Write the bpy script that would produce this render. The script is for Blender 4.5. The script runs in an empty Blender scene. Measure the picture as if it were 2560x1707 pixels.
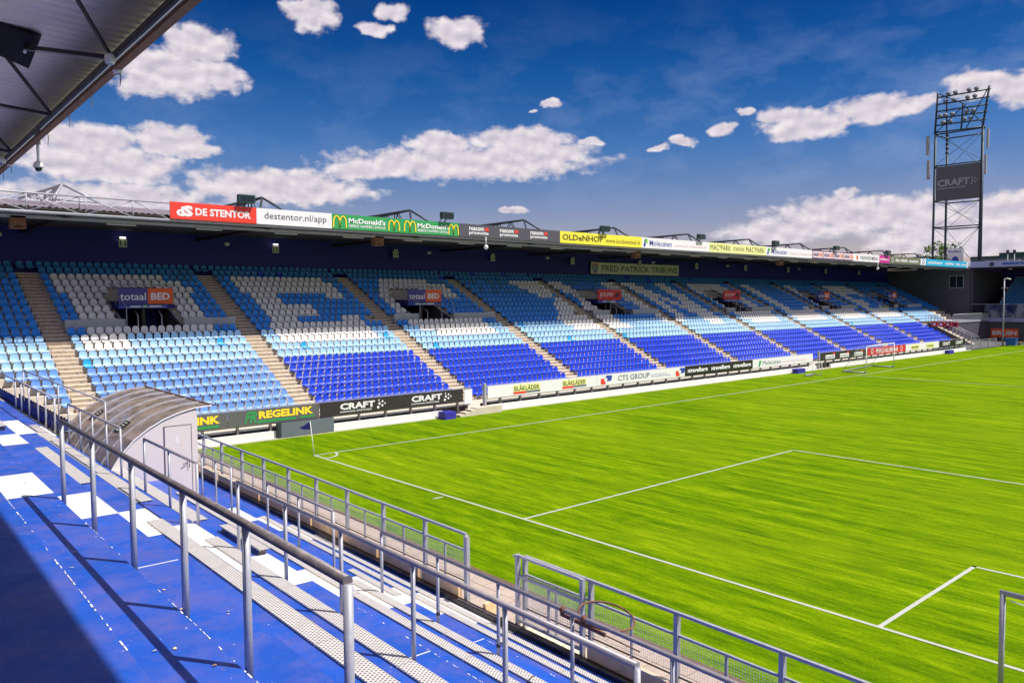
import bpy, math, random
from mathutils import Vector, Matrix
random.seed(7)
R = math.radians
scene = bpy.context.scene
COL = scene.collection

# ---------------------------------------------------------------- camera
YAW, PITCH, ROLL = 0.8474, -0.05235, -0.00597
fw = Vector((math.cos(PITCH)*math.cos(YAW), math.cos(PITCH)*math.sin(YAW), math.sin(PITCH)))
rt = Vector((math.sin(YAW), -math.cos(YAW), 0.0)); up = rt.cross(fw)
r2 = rt*math.cos(ROLL) + up*math.sin(ROLL); u2 = -rt*math.sin(ROLL) + up*math.cos(ROLL)
cd = bpy.data.cameras.new('camera'); cam = bpy.data.objects.new('camera', cd); COL.objects.link(cam)
cam.matrix_world = Matrix(((r2.x, u2.x, -fw.x, -16.303), (r2.y, u2.y, -fw.y, -31.802), (r2.z, u2.z, -fw.z, 6.839), (0, 0, 0, 1)))
cd.sensor_width = 36.0; cd.lens = 1961.7/2560*36.0; cd.clip_start = 0.1; cd.clip_end = 4000
scene.camera = cam

# ---------------------------------------------------------------- light
SUN = Vector((0.38, -0.58, 1.07)).normalized()
SUN_EL = math.asin(SUN.z); SUN_ROT = math.atan2(SUN.x, SUN.y)
STR = 0.12
sd = bpy.data.lights.new('sun', 'SUN'); sd.energy = 4.15; sd.angle = R(0.55); sd.color = (1.0, 0.955, 0.90)
so = bpy.data.objects.new('sun', sd); COL.objects.link(so); so.rotation_euler = SUN.to_track_quat('Z', 'Y').to_euler()
so.location = (0, -60, 80)
vs = scene.view_settings; vs.view_transform = 'Standard'; vs.look = 'None'; vs.exposure = 0.5; vs.gamma = 1.0; vs.use_curve_mapping = False

# ---------------------------------------------------------------- node helpers
class NT:
    def __init__(s, tree): s.t = tree; s.n = tree.nodes; s.l = tree.links
    def add(s, typ, **kw):
        n = s.n.new(typ)
        for k, v in kw.items(): setattr(n, k, v)
        return n
    def put(s, sock, v):
        if isinstance(v, bpy.types.NodeSocket): s.l.new(v, sock)
        elif v is not None: sock.default_value = v
    def math(s, op, a, b=None, c=None, clamp=False):
        n = s.add('ShaderNodeMath', operation=op, use_clamp=clamp)
        s.put(n.inputs[0], a); s.put(n.inputs[1], b); s.put(n.inputs[2], c); return n.outputs[0]
    def vmath(s, op, a, b=None):
        n = s.add('ShaderNodeVectorMath', operation=op); s.put(n.inputs[0], a); s.put(n.inputs[1], b)
        return n.outputs['Value'] if op in ('LENGTH', 'DOT_PRODUCT') else n.outputs[0]
    def noise(s, vec, scale, detail=3, rough=0.55, dist=0.0):
        n = s.add('ShaderNodeTexNoise'); s.put(n.inputs['Vector'], vec); n.inputs['Scale'].default_value = scale
        n.inputs['Detail'].default_value = detail; n.inputs['Roughness'].default_value = rough; n.inputs['Distortion'].default_value = dist
        return n.outputs['Fac']
    def ramp(s, f, stops):
        n = s.add('ShaderNodeValToRGB'); s.put(n.inputs[0], f); cr = n.color_ramp
        while len(cr.elements) < len(stops): cr.elements.new(0.5)
        for e, (p, c) in zip(cr.elements, stops):
            e.position = p; e.color = (c, c, c, 1) if isinstance(c, (int, float)) else (*c, 1)
        return n.outputs[0]
    def mix(s, f, a, b, typ='MIX'):
        n = s.add('ShaderNodeMix', data_type='RGBA', blend_type=typ)
        s.put(n.inputs[0], f)
        for i, v in ((6, a), (7, b)):
            if isinstance(v, tuple) and len(v) == 3: v = (*v, 1)
            s.put(n.inputs[i], v)
        return n.outputs[2]
    def mapr(s, v, a, b, c, d):
        n = s.add('ShaderNodeMapRange'); s.put(n.inputs[0], v)
        for i, x in enumerate((a, b, c, d)): n.inputs[i+1].default_value = x
        return n.outputs[0]

# ---------------------------------------------------------------- sky with clouds
w = bpy.data.worlds.new('World'); scene.world = w; w.use_nodes = True
nt = NT(w.node_tree); nt.n.clear()
out = nt.add('ShaderNodeOutputWorld'); bg = nt.add('ShaderNodeBackground'); bg.inputs[1].default_value = STR
nt.l.new(bg.outputs[0], out.inputs[0])
sky = nt.add('ShaderNodeTexSky'); sky.sky_type = 'NISHITA'; sky.sun_disc = False
sky.sun_elevation = SUN_EL; sky.sun_rotation = SUN_ROT; sky.air_density = 1.0; sky.dust_density = 0.6; sky.ozone_density = 3.5
tc = nt.add('ShaderNodeTexCoord'); D = tc.outputs['Generated']
sep = nt.add('ShaderNodeSeparateXYZ'); nt.put(sep.inputs[0], D)
az = nt.math('MULTIPLY', nt.math('ARCTAN2', sep.outputs[1], sep.outputs[0]), 57.29578)
el = nt.math('MULTIPLY', nt.math('ARCSINE', sep.outputs[2]), 57.29578)
comb = nt.add('ShaderNodeCombineXYZ'); nt.put(comb.inputs[0], az); nt.put(comb.inputs[1], el)
AE = comb.outputs[0]
# colour of clear air: physical sky, deepened like a polarised, saturated photograph
hs = nt.add('ShaderNodeHueSaturation'); nt.put(hs.inputs['Color'], sky.outputs[0]); hs.inputs['Saturation'].default_value = 1.35; hs.inputs['Value'].default_value = 1.0
tint = nt.ramp(nt.mapr(el, 0.0, 30.0, 0.0, 1.0), [(0.0, (0.80, 0.52, 0.52)), (0.20, (0.66, 0.44, 0.50)), (0.36, (0.33, 0.38, 0.52)), (0.52, (0.10, 0.27, 0.44)), (0.68, (0.028, 0.18, 0.35)), (1.0, (0.014, 0.145, 0.30))])
clear = nt.mix(1.0, hs.outputs[0], tint, 'MULTIPLY')
CL = [(71.5, 14.9, 3.6, 1.5), (70.0, 16.6, 2.2, 1.3), (68.2, 14.8, 1.5, 0.9), (73.3, 13.8, 1.8, 0.7), (62.5, 19.3, 1.6, 1.1), (56.9, 19.7, 1.1, 0.6), (58.2, 18.6, 1.1, 0.5), (52.3, 18.5, 1.9, 0.9), (45.7, 13.7, 0.8, 0.3), (47.0, 13.3, 0.35, 0.12), (76.6, 10.2, 2.9, 1.1), (75.7, 8.9, 4.6, 1.3), (71.8, 10.6, 2.4, 0.9), (70.2, 10.1, 1.5, 0.5), (64.9, 7.9, 5.9, 1.2), (75.5, 6.8, 6.2, 0.9), (59.5, 9.1, 2.4, 0.6), (52.1, 9.7, 9.3, 1.1), (53.7, 11.1, 2.4, 0.8), (48.0, 11.3, 3.6, 0.9), (45.8, 10.5, 3.0, 0.8), (43.0, 11.2, 0.9, 0.3), (27.9, 11.5, 2.9, 0.9), (29.6, 12.2, 1.5, 0.6), (23.9, 12.1, 2.7, 0.9), (21.9, 12.2, 1.3, 0.6), (32.3, 12.6, 0.8, 0.3), (18.0, 13.1, 2.0, 0.8), (15.8, 12.3, 1.6, 1.0), (37.9, 10.6, 0.8, 0.3), (36.3, 11.0, 0.8, 0.3), (33.6, 11.6, 0.8, 0.4), (24.4, 5.6, 6.2, 1.1), (15.8, 5.4, 3.2, 1.1), (25.6, 6.9, 0.8, 0.4), (18.3, 3.9, 6.0, 1.4), (29.5, 4.6, 4.0, 0.8), (48.4, 6.4, 0.9, 0.25), (80.4, 9.7, 1.8, 0.9), (80.1, 5.8, 3.4, 0.7)]
warp = nt.noise(AE, 0.9, 5, 0.62)
w2 = nt.add('ShaderNodeTexNoise'); nt.put(w2.inputs['Vector'], AE); w2.inputs['Scale'].default_value = 0.5; w2.inputs['Detail'].default_value = 4; w2.inputs['Roughness'].default_value = 0.52
wv = nt.vmath('MULTIPLY', nt.vmath('SUBTRACT', w2.outputs['Color'], (0.5, 0.5, 0.5)), (2.2, 1.3, 0.0))
AEW = nt.vmath('ADD', AE, wv)
field = None; hgt = None
for a, e, rx, ry in CL:
    d = nt.vmath('MULTIPLY', nt.vmath('SUBTRACT', AEW, (a, e, 0.0)), (0.80/rx, 0.80/ry, 0.0))
    v = nt.math('SUBTRACT', 1.0, nt.vmath('LENGTH', d))
    field = v if field is None else nt.math('MAXIMUM', field, v)
# outside the view, extra unseen clouds are added to brighten the shade
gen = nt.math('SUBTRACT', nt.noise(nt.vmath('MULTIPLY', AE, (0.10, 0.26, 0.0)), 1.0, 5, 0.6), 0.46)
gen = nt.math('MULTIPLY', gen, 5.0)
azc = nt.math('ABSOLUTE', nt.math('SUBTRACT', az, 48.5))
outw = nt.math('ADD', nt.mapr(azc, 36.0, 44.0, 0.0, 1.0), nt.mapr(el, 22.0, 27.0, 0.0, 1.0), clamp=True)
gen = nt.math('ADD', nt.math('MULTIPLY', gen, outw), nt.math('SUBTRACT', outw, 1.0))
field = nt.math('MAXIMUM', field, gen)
puff = nt.noise(nt.vmath('MULTIPLY', AE, (0.85, 1.25, 0.0)), 1.0, 5, 0.5)
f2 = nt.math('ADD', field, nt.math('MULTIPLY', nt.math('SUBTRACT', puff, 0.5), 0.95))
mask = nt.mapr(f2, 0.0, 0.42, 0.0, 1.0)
mn = mask.node; mn.interpolation_type = 'SMOOTHSTEP'
# thin cirrus veils
cv = nt.noise(nt.vmath('MULTIPLY', AEW, (0.16, 0.34, 0.0)), 1.0, 6, 0.6)
cm = nt.math('MULTIPLY', nt.mapr(cv, 0.46, 0.78, 0.0, 0.5), nt.mapr(nt.math('ABSOLUTE', nt.math('SUBTRACT', el, 10.5)), 2.0, 9.0, 1.0, 0.12))
cm = nt.math('MULTIPLY', cm, nt.mapr(az, 20.0, 62.0, 1.25, 0.55))
# cloud shading: sunlit tops, mauve grey bellies
cs = nt.noise(nt.vmath('MULTIPLY', nt.vmath('ADD', AE, (0.22, 0.42, 0.0)), (0.85, 1.25, 0.0)), 1.0, 3, 0.45)
rel = nt.math('SUBTRACT', puff, cs)
sh = nt.math('ADD', nt.math('MULTIPLY', rel, 1.3), nt.mapr(f2, 0.1, 1.0, 0.66, 0.52), clamp=True)
k = 1.0/STR/1.414
ccol = nt.ramp(sh, [(0.0, (0.47*k, 0.45*k, 0.57*k)), (0.40, (0.62*k, 0.57*k, 0.66*k)), (0.72, (0.77*k, 0.71*k, 0.76*k)), (1.0, (0.90*k, 0.84*k, 0.87*k))])
veil = nt.mix(cm, clear, (0.27*k, 0.37*k, 0.62*k))
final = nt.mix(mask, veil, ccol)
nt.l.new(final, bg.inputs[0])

# ---------------------------------------------------------------- materials
def mat(name, col, rough=0.6, metal=0.0, var=0.0, vscale=1.0, dirt=None, dscale=3.0, damt=0.5, bump=0.0, bscale=20.0, spec=None, stretch=None):
    m = bpy.data.materials.new(name); m.use_nodes = True
    n = NT(m.node_tree); b = n.n['Principled BSDF']
    g = n.add('ShaderNodeNewGeometry'); P = g.outputs['Position']
    if stretch: P = n.vmath('MULTIPLY', P, stretch)
    c = (*col, 1)
    if var:
        f = n.noise(P, vscale, 3)
        c = n.mix(f, tuple(max(0, x*(1-var)) for x in col), tuple(min(1, x*(1+var)) for x in col))
    if dirt:
        f = n.mapr(n.noise(P, dscale, 6, 0.65), 0.52, 0.70, 0.0, damt)
        c = n.mix(f, c, dirt)
    n.put(b.inputs['Base Color'], c)
    b.inputs['Roughness'].default_value = rough; b.inputs['Metallic'].default_value = metal
    if spec is not None: b.inputs['Specular IOR Level'].default_value = spec
    if bump:
        bn = n.add('ShaderNodeBump'); bn.inputs['Strength'].default_value = bump; bn.inputs['Distance'].default_value = 0.02
        n.put(bn.inputs['Height'], n.noise(P, bscale, 4)); n.l.new(bn.outputs[0], b.inputs['Normal'])
    return m
M = {}
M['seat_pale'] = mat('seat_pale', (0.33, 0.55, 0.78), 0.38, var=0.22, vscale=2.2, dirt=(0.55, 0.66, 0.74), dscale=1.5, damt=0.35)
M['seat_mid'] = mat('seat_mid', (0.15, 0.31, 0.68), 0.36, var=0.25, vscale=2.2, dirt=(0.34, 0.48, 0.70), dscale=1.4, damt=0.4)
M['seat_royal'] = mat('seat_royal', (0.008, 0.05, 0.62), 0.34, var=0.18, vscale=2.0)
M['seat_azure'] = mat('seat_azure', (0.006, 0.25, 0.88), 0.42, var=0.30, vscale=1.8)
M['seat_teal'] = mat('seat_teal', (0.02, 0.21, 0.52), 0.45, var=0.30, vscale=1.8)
M['seat_white'] = mat('seat_white', (0.80, 0.78, 0.76), 0.40, var=0.06, vscale=2.0)
M['seat_cyan'] = mat('seat_cyan', (0.02, 0.36, 0.70), 0.38)
M['seat_navy'] = mat('seat_navy', (0.02, 0.02, 0.16), 0.45, var=0.2)
M['bracket'] = mat('bracket', (0.10, 0.11, 0.13), 0.5, 0.6)
M['concrete'] = mat('concrete', (0.62, 0.54, 0.44), 0.85, var=0.16, vscale=1.2, dirt=(0.30, 0.25, 0.20), dscale=2.5, damt=0.5, bump=0.2, bscale=8)
M['step'] = mat('step', (0.70, 0.60, 0.48), 0.85, var=0.14, vscale=2.0, dirt=(0.25, 0.20, 0.15), dscale=5, damt=0.6)
M['riser'] = mat('riser', (0.42, 0.33, 0.24), 0.9, var=0.4, vscale=3.0, dirt=(0.10, 0.07, 0.05), dscale=6, damt=0.7)
M['greywall'] = mat('greywall', (0.36, 0.38, 0.42), 0.7, var=0.1, dirt=(0.2, 0.2, 0.22), damt=0.4)
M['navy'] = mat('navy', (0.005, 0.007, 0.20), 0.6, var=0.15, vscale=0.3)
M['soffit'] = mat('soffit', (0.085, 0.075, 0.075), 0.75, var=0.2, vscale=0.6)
M['roofunder'] = mat('roofunder', (0.92, 0.78, 0.66), 0.55, 0.0, var=0.12, vscale=0.8)
M['roof'] = mat('roof', (0.30, 0.25, 0.28), 0.5, 0.2, var=0.15, vscale=0.5)
M['galv'] = mat('galv', (0.40, 0.40, 0.44), 0.5, 0.25, var=0.25, vscale=6, dirt=(0.55, 0.55, 0.58), dscale=14, damt=0.5, bump=0.08, bscale=60)
M['rail'] = mat('rail', (0.17, 0.145, 0.15), 0.45, 0.3, var=0.3, vscale=5, dirt=(0.40, 0.33, 0.32), dscale=9, damt=0.6, bump=0.1, bscale=80)
M['rail2'] = mat('rail2', (0.30, 0.275, 0.30), 0.45, 0.3, var=0.3, vscale=5, dirt=(0.45, 0.38, 0.38), dscale=9, damt=0.5, bump=0.1, bscale=80)
M['darksteel'] = mat('darksteel', (0.035, 0.05, 0.06), 0.5, 0.3, var=0.2)
M['brownsteel'] = mat('brownsteel', (0.030, 0.022, 0.018), 0.55, 0.2, var=0.3)
M['white'] = mat('white', (0.80, 0.77, 0.75), 0.55, var=0.05, dirt=(0.5, 0.45, 0.40), dscale=4, damt=0.25)
M['whitewall'] = mat('whitewall', (0.82, 0.80, 0.80), 0.7, var=0.05, dirt=(0.60, 0.55, 0.5), dscale=1.6, damt=0.3)
M['black'] = mat('black', (0.016, 0.013, 0.015), 0.45)
M['anthra'] = mat('anthra', (0.085, 0.08, 0.10), 0.5, var=0.08)
M['board_black'] = mat('board_black', (0.035, 0.026, 0.028), 0.5, var=0.3, vscale=2)
M['board_grey'] = mat('board_grey', (0.12, 0.115, 0.12), 0.55, var=0.1)
M['slate'] = mat('slate', (0.13, 0.155, 0.185), 0.6, var=0.12, dirt=(0.2, 0.22, 0.25), damt=0.4)
M['red'] = mat('red', (0.82, 0.045, 0.025), 0.5); M['signred'] = mat('signred', (0.62, 0.012, 0.02), 0.5)
M['green'] = mat('green', (0.03, 0.32, 0.09), 0.5); M['yellow'] = mat('yellow', (0.90, 0.78, 0.06), 0.5)
M['archyellow'] = mat('archyellow', (0.95, 0.70, 0.04), 0.5); M['paleyellow'] = mat('paleyellow', (0.82, 0.82, 0.36), 0.5)
M['blue'] = mat('blue', (0.02, 0.06, 0.40), 0.5); M['ink'] = mat('ink', (0.05, 0.055, 0.08), 0.5); M['olive_ink'] = mat('olive_ink', (0.13, 0.12, 0.02), 0.5)
M['orange'] = mat('orange', (0.80, 0.11, 0.015), 0.5); M['purple'] = mat('purple', (0.20, 0.05, 0.17), 0.5)
M['magenta'] = mat('magenta', (0.62, 0.03, 0.30), 0.5); M['olive'] = mat('olive', (0.16, 0.17, 0.10), 0.6)
M['cyan'] = mat('cyan', (0.015, 0.42, 0.68), 0.5); M['violetboard'] = mat('violetboard', (0.06, 0.04, 0.26), 0.5)
M['pinkink'] = mat('pinkink', (0.80, 0.50, 0.55), 0.5); M['signcream'] = mat('signcream', (0.60, 0.62, 0.46), 0.6)
M['boardwhite'] = mat('boardwhite', (0.82, 0.80, 0.82), 0.5); M['lavender'] = mat('lavender', (0.34, 0.34, 0.58), 0.5)
M['limegreen'] = mat('limegreen', (0.45, 0.72, 0.12), 0.5)
M['cladding'] = mat('cladding', (0.72, 0.64, 0.60), 0.45, 0.1, var=0.04)
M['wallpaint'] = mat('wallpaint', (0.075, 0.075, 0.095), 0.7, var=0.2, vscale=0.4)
M['binblue'] = mat('binblue', (0.01, 0.10, 0.42), 0.45); M['wood'] = mat('wood', (0.45, 0.26, 0.08), 0.6, var=0.2)
M['rust'] = mat('rust', (0.20, 0.09, 0.045), 0.7, 0.2, var=0.5, vscale=12)
M['flagblue'] = mat('flagblue', (0.02, 0.02, 0.22), 0.7); M['boxblue'] = mat('boxblue', (0.03, 0.025, 0.34), 0.6)
M['slab'] = mat('slab', (0.90, 0.60, 0.32), 0.85, var=0.15, vscale=1.5, dirt=(0.30, 0.22, 0.12), dscale=3, damt=0.5, bump=0.2, bscale=15)
M['slabtop'] = mat('slabtop', (0.80, 0.68, 0.48), 0.85, var=0.1)
M['paving'] = mat('paving', (0.46, 0.37, 0.31), 0.9, var=0.18, vscale=1.5, dirt=(0.22, 0.19, 0.15), dscale=3, damt=0.5, bump=0.3, bscale=20)
M['kerb'] = mat('kerb', (0.15, 0.095, 0.06), 0.9, var=0.3, vscale=4)
M['darkglass'] = mat('darkglass', (0.01, 0.02, 0.025), 0.08)
M['hillgreen'] = mat('hillgreen', (0.030, 0.075, 0.065), 0.9, var=0.3, vscale=0.3)
M['asphalt'] = mat('asphalt', (0.09, 0.09, 0.09), 0.9, var=0.2, vscale=0.3)
M['net'] = mat('net', (0.5, 0.5, 0.52), 0.6)
M['bark'] = mat('bark', (0.10, 0.07, 0.045), 0.9, var=0.3, vscale=3)
M['leaf'] = mat('leaf', (0.10, 0.19, 0.012), 0.6, var=0.5, vscale=1.2)
M['antenna'] = mat('antenna', (0.30, 0.30, 0.33), 0.5)
def emat(name, col, s):
    m = bpy.data.materials.new(name); m.use_nodes = True; b = m.node_tree.nodes['Principled BSDF']
    b.inputs['Base Color'].default_value = (*col, 1); b.inputs['Emission Color'].default_value = (*col, 1); b.inputs['Emission Strength'].default_value = s; return m
M['lamp'] = emat('lamp', (1.0, 0.97, 0.85), 2.2)
M['lampoff'] = mat('lampoff', (0.70, 0.68, 0.60), 0.5)
# blue deck paint: glossy, scuffed, flecks of bare concrete
def deck(name, col, white=False):
    m = bpy.data.materials.new(name); m.use_nodes = True; n = NT(m.node_tree); b = n.n['Principled BSDF']
    P = n.add('ShaderNodeNewGeometry').outputs['Position']
    big = n.noise(P, 0.55, 5, 0.6); c = n.mix(n.mapr(big, 0.35, 0.7, 0.0, 1.0), tuple(x*0.86 for x in col), tuple(min(1, x*1.15) for x in col))
    if not white:
        c = n.mix(n.mapr(n.noise(P, 1.6, 5, 0.7), 0.42, 0.66, 0.0, 0.8), c, (0.095, 0.11, 0.40))
        fl = n.mapr(n.noise(P, 17.0, 3, 0.5), 0.70, 0.74, 0.0, 0.85); reg = n.mapr(n.noise(P, 1.1, 3), 0.44, 0.60, 0.0, 1.0)
        c = n.mix(n.math('MULTIPLY', fl, reg), c, (0.55, 0.58, 0.62))
        c = n.mix(n.mapr(n.noise(P, 9.0, 4, 0.6), 0.66, 0.74, 0.0, 0.55), c, (0.22, 0.16, 0.24))
    else:
        c = n.mix(n.mapr(n.noise(P, 6.0, 6, 0.7), 0.55, 0.72, 0.0, 0.35), c, (0.45, 0.40, 0.34))
    n.put(b.inputs['Base Color'], c)
    n.put(b.inputs['Roughness'], n.mapr(n.noise(P, 3.0, 5, 0.6), 0.3, 0.7, 0.34, 0.60))
    bn = n.add('ShaderNodeBump'); bn.inputs['Strength'].default_value = 0.25; bn.inputs['Distance'].default_value = 0.01
    n.put(bn.inputs['Height'], n.noise(P, 30.0, 5, 0.6)); n.l.new(bn.outputs[0], b.inputs['Normal'])
    return m
M['deckblue'] = deck('deckblue', (0.010, 0.085, 0.48)); M['deckwhite'] = deck('deckwhite', (0.82, 0.80, 0.79), True)
# perforated bench top: punched holes in a staggered grid
def perf():
    m = bpy.data.materials.new('perforated'); m.use_nodes = True; n = NT(m.node_tree); b = n.n['Principled BSDF']
    P = n.add('ShaderNodeTexCoord').outputs['Object']
    sp = n.add('ShaderNodeSeparateXYZ'); n.put(sp.inputs[0], P)
    row = n.math('FLOOR', n.math('MULTIPLY', sp.outputs[0], 28.0))
    v = n.math('ADD', n.math('MULTIPLY', sp.outputs[1], 20.0), n.math('MULTIPLY', n.math('MODULO', row, 2.0), 0.5))
    fx = n.math('ABSOLUTE', n.math('SUBTRACT', n.math('FRACT', n.math('MULTIPLY', sp.outputs[0], 28.0)), 0.5))
    fy = n.math('ABSOLUTE', n.math('SUBTRACT', n.math('FRACT', v), 0.5))
    hole = n.math('MULTIPLY', n.math('LESS_THAN', fx, 0.30), n.math('LESS_THAN', fy, 0.22))
    c = n.mix(n.noise(P, 5.0, 4), (0.58, 0.55, 0.52), (0.78, 0.74, 0.70))
    c = n.mix(hole, c, (0.16, 0.13, 0.12))
    n.put(b.inputs['Base Color'], c); b.inputs['Roughness'].default_value = 0.5; b.inputs['Metallic'].default_value = 0.15
    bn = n.add('ShaderNodeBump'); bn.inputs['Strength'].default_value = 0.6; bn.inputs['Distance'].default_value = 0.01; bn.invert = True
    n.put(bn.inputs['Height'], hole); n.l.new(bn.outputs[0], b.inputs['Normal'])
    return m
M['perforated'] = perf()
# pitch
def grassmat():
    m = bpy.data.materials.new('turf'); m.use_nodes = True; n = NT(m.node_tree); b = n.n['Principled BSDF']
    P = n.add('ShaderNodeNewGeometry').outputs['Position']
    s1 = n.noise(n.vmath('MULTIPLY', P, (1.5, 0.14, 1.0)), 1.0, 6, 0.70)
    s2 = n.noise(n.vmath('MULTIPLY', P, (5.0, 0.9, 1.0)), 1.0, 5, 0.70)
    s3 = n.noise(P, 0.10, 3); s4 = n.noise(n.vmath('MULTIPLY', P, (28.0, 11.0, 1.0)), 1.0, 5, 0.75)
    t = n.math('ADD', n.math('MULTIPLY', s1, 0.42), n.math('ADD', n.math('MULTIPLY', s2, 0.30), n.math('MULTIPLY', s4, 0.28)))
    c = n.ramp(n.mapr(t, 0.38, 0.62, 0.0, 1.0), [(0.0, (0.030, 0.085, 0.0005)), (0.33, (0.085, 0.175, 0.0005)), (0.62, (0.150, 0.255, 0.0008)), (0.82, (0.22, 0.325, 0.002)), (1.0, (0.32, 0.41, 0.02))])
    c = n.mix(n.mapr(s3, 0.45, 0.65, 0.0, 0.35), c, (0.20, 0.29, 0.004))
    n.put(b.inputs['Base Color'], c); b.inputs['Roughness'].default_value = 0.85; b.inputs['Specular IOR Level'].default_value = 0.02
    bn = n.add('ShaderNodeBump'); bn.inputs['Strength'].default_value = 0.55; bn.inputs['Distance'].default_value = 0.05
    n.put(bn.inputs['Height'], n.math('ADD', s4, s2)); n.l.new(bn.outputs[0], b.inputs['Normal'])
    return m
M['turf'] = grassmat()
def linemat():
    m = bpy.data.materials.new('line_paint'); m.use_nodes = True; n = NT(m.node_tree); b = n.n['Principled BSDF']
    P = n.add('ShaderNodeNewGeometry').outputs['Position']
    c = n.mix(n.mapr(n.noise(P, 14.0, 5, 0.7), 0.50, 0.75, 0.0, 0.7), (0.46, 0.47, 0.42), (0.24, 0.32, 0.10)); n.put(b.inputs['Base Color'], c)
    b.inputs['Roughness'].default_value = 0.9; return m
M['line'] = linemat()
# smoked polycarbonate
def poly():
    m = bpy.data.materials.new('smoked_glazing'); m.use_nodes = True; n = NT(m.node_tree); n.n.clear()
    o = n.add('ShaderNodeOutputMaterial'); P = n.add('ShaderNodeNewGeometry').outputs['Position']
    tr = n.add('ShaderNodeBsdfTransparent'); tr.inputs[0].default_value = (0.50, 0.42, 0.36, 1)
    gl = n.add('ShaderNodeBsdfGlossy'); gl.inputs['Roughness'].default_value = 0.12; gl.inputs[0].default_value = (0.9, 0.88, 0.86, 1)
    df = n.add('ShaderNodeBsdfDiffuse'); n.put(df.inputs[0], n.mix(n.noise(P, 1.5, 5, 0.6), (0.26, 0.20, 0.165), (0.62, 0.50, 0.42)))
    a = n.add('ShaderNodeMixShader'); n.put(a.inputs[0], n.mapr(n.noise(P, 2.0, 4), 0.35, 0.65, 0.40, 0.85)); n.l.new(tr.outputs[0], a.inputs[1]); n.l.new(df.outputs[0], a.inputs[2])
    fr = n.add('ShaderNodeFresnel'); fr.inputs[0].default_value = 1.5
    b = n.add('ShaderNodeMixShader'); n.l.new(fr.outputs[0], b.inputs[0]); n.l.new(a.outputs[0], b.inputs[1]); n.l.new(gl.outputs[0], b.inputs[2])
    n.l.new(b.outputs[0], o.inputs[0]); return m
M['poly'] = poly()
def clearg():
    m = bpy.data.materials.new('clear_screen'); m.use_nodes = True; n = NT(m.node_tree); n.n.clear()
    o = n.add('ShaderNodeOutputMaterial'); tr = n.add('ShaderNodeBsdfTransparent'); tr.inputs[0].default_value = (0.6, 0.66, 0.75, 1)
    df = n.add('ShaderNodeBsdfDiffuse'); P = n.add('ShaderNodeNewGeometry').outputs['Position']
    n.put(df.inputs[0], n.ramp(n.noise(P, 0.55, 4, 0.6), [(0.35, (0.02, 0.03, 0.10)), (0.5, (0.10, 0.12, 0.24)), (0.62, (0.40, 0.40, 0.48))]))
    a = n.add('ShaderNodeMixShader'); a.inputs[0].default_value = 0.6; n.l.new(tr.outputs[0], a.inputs[1]); n.l.new(df.outputs[0], a.inputs[2]); n.l.new(a.outputs[0], o.inputs[0]); return m
M['screen'] = clearg()

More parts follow.
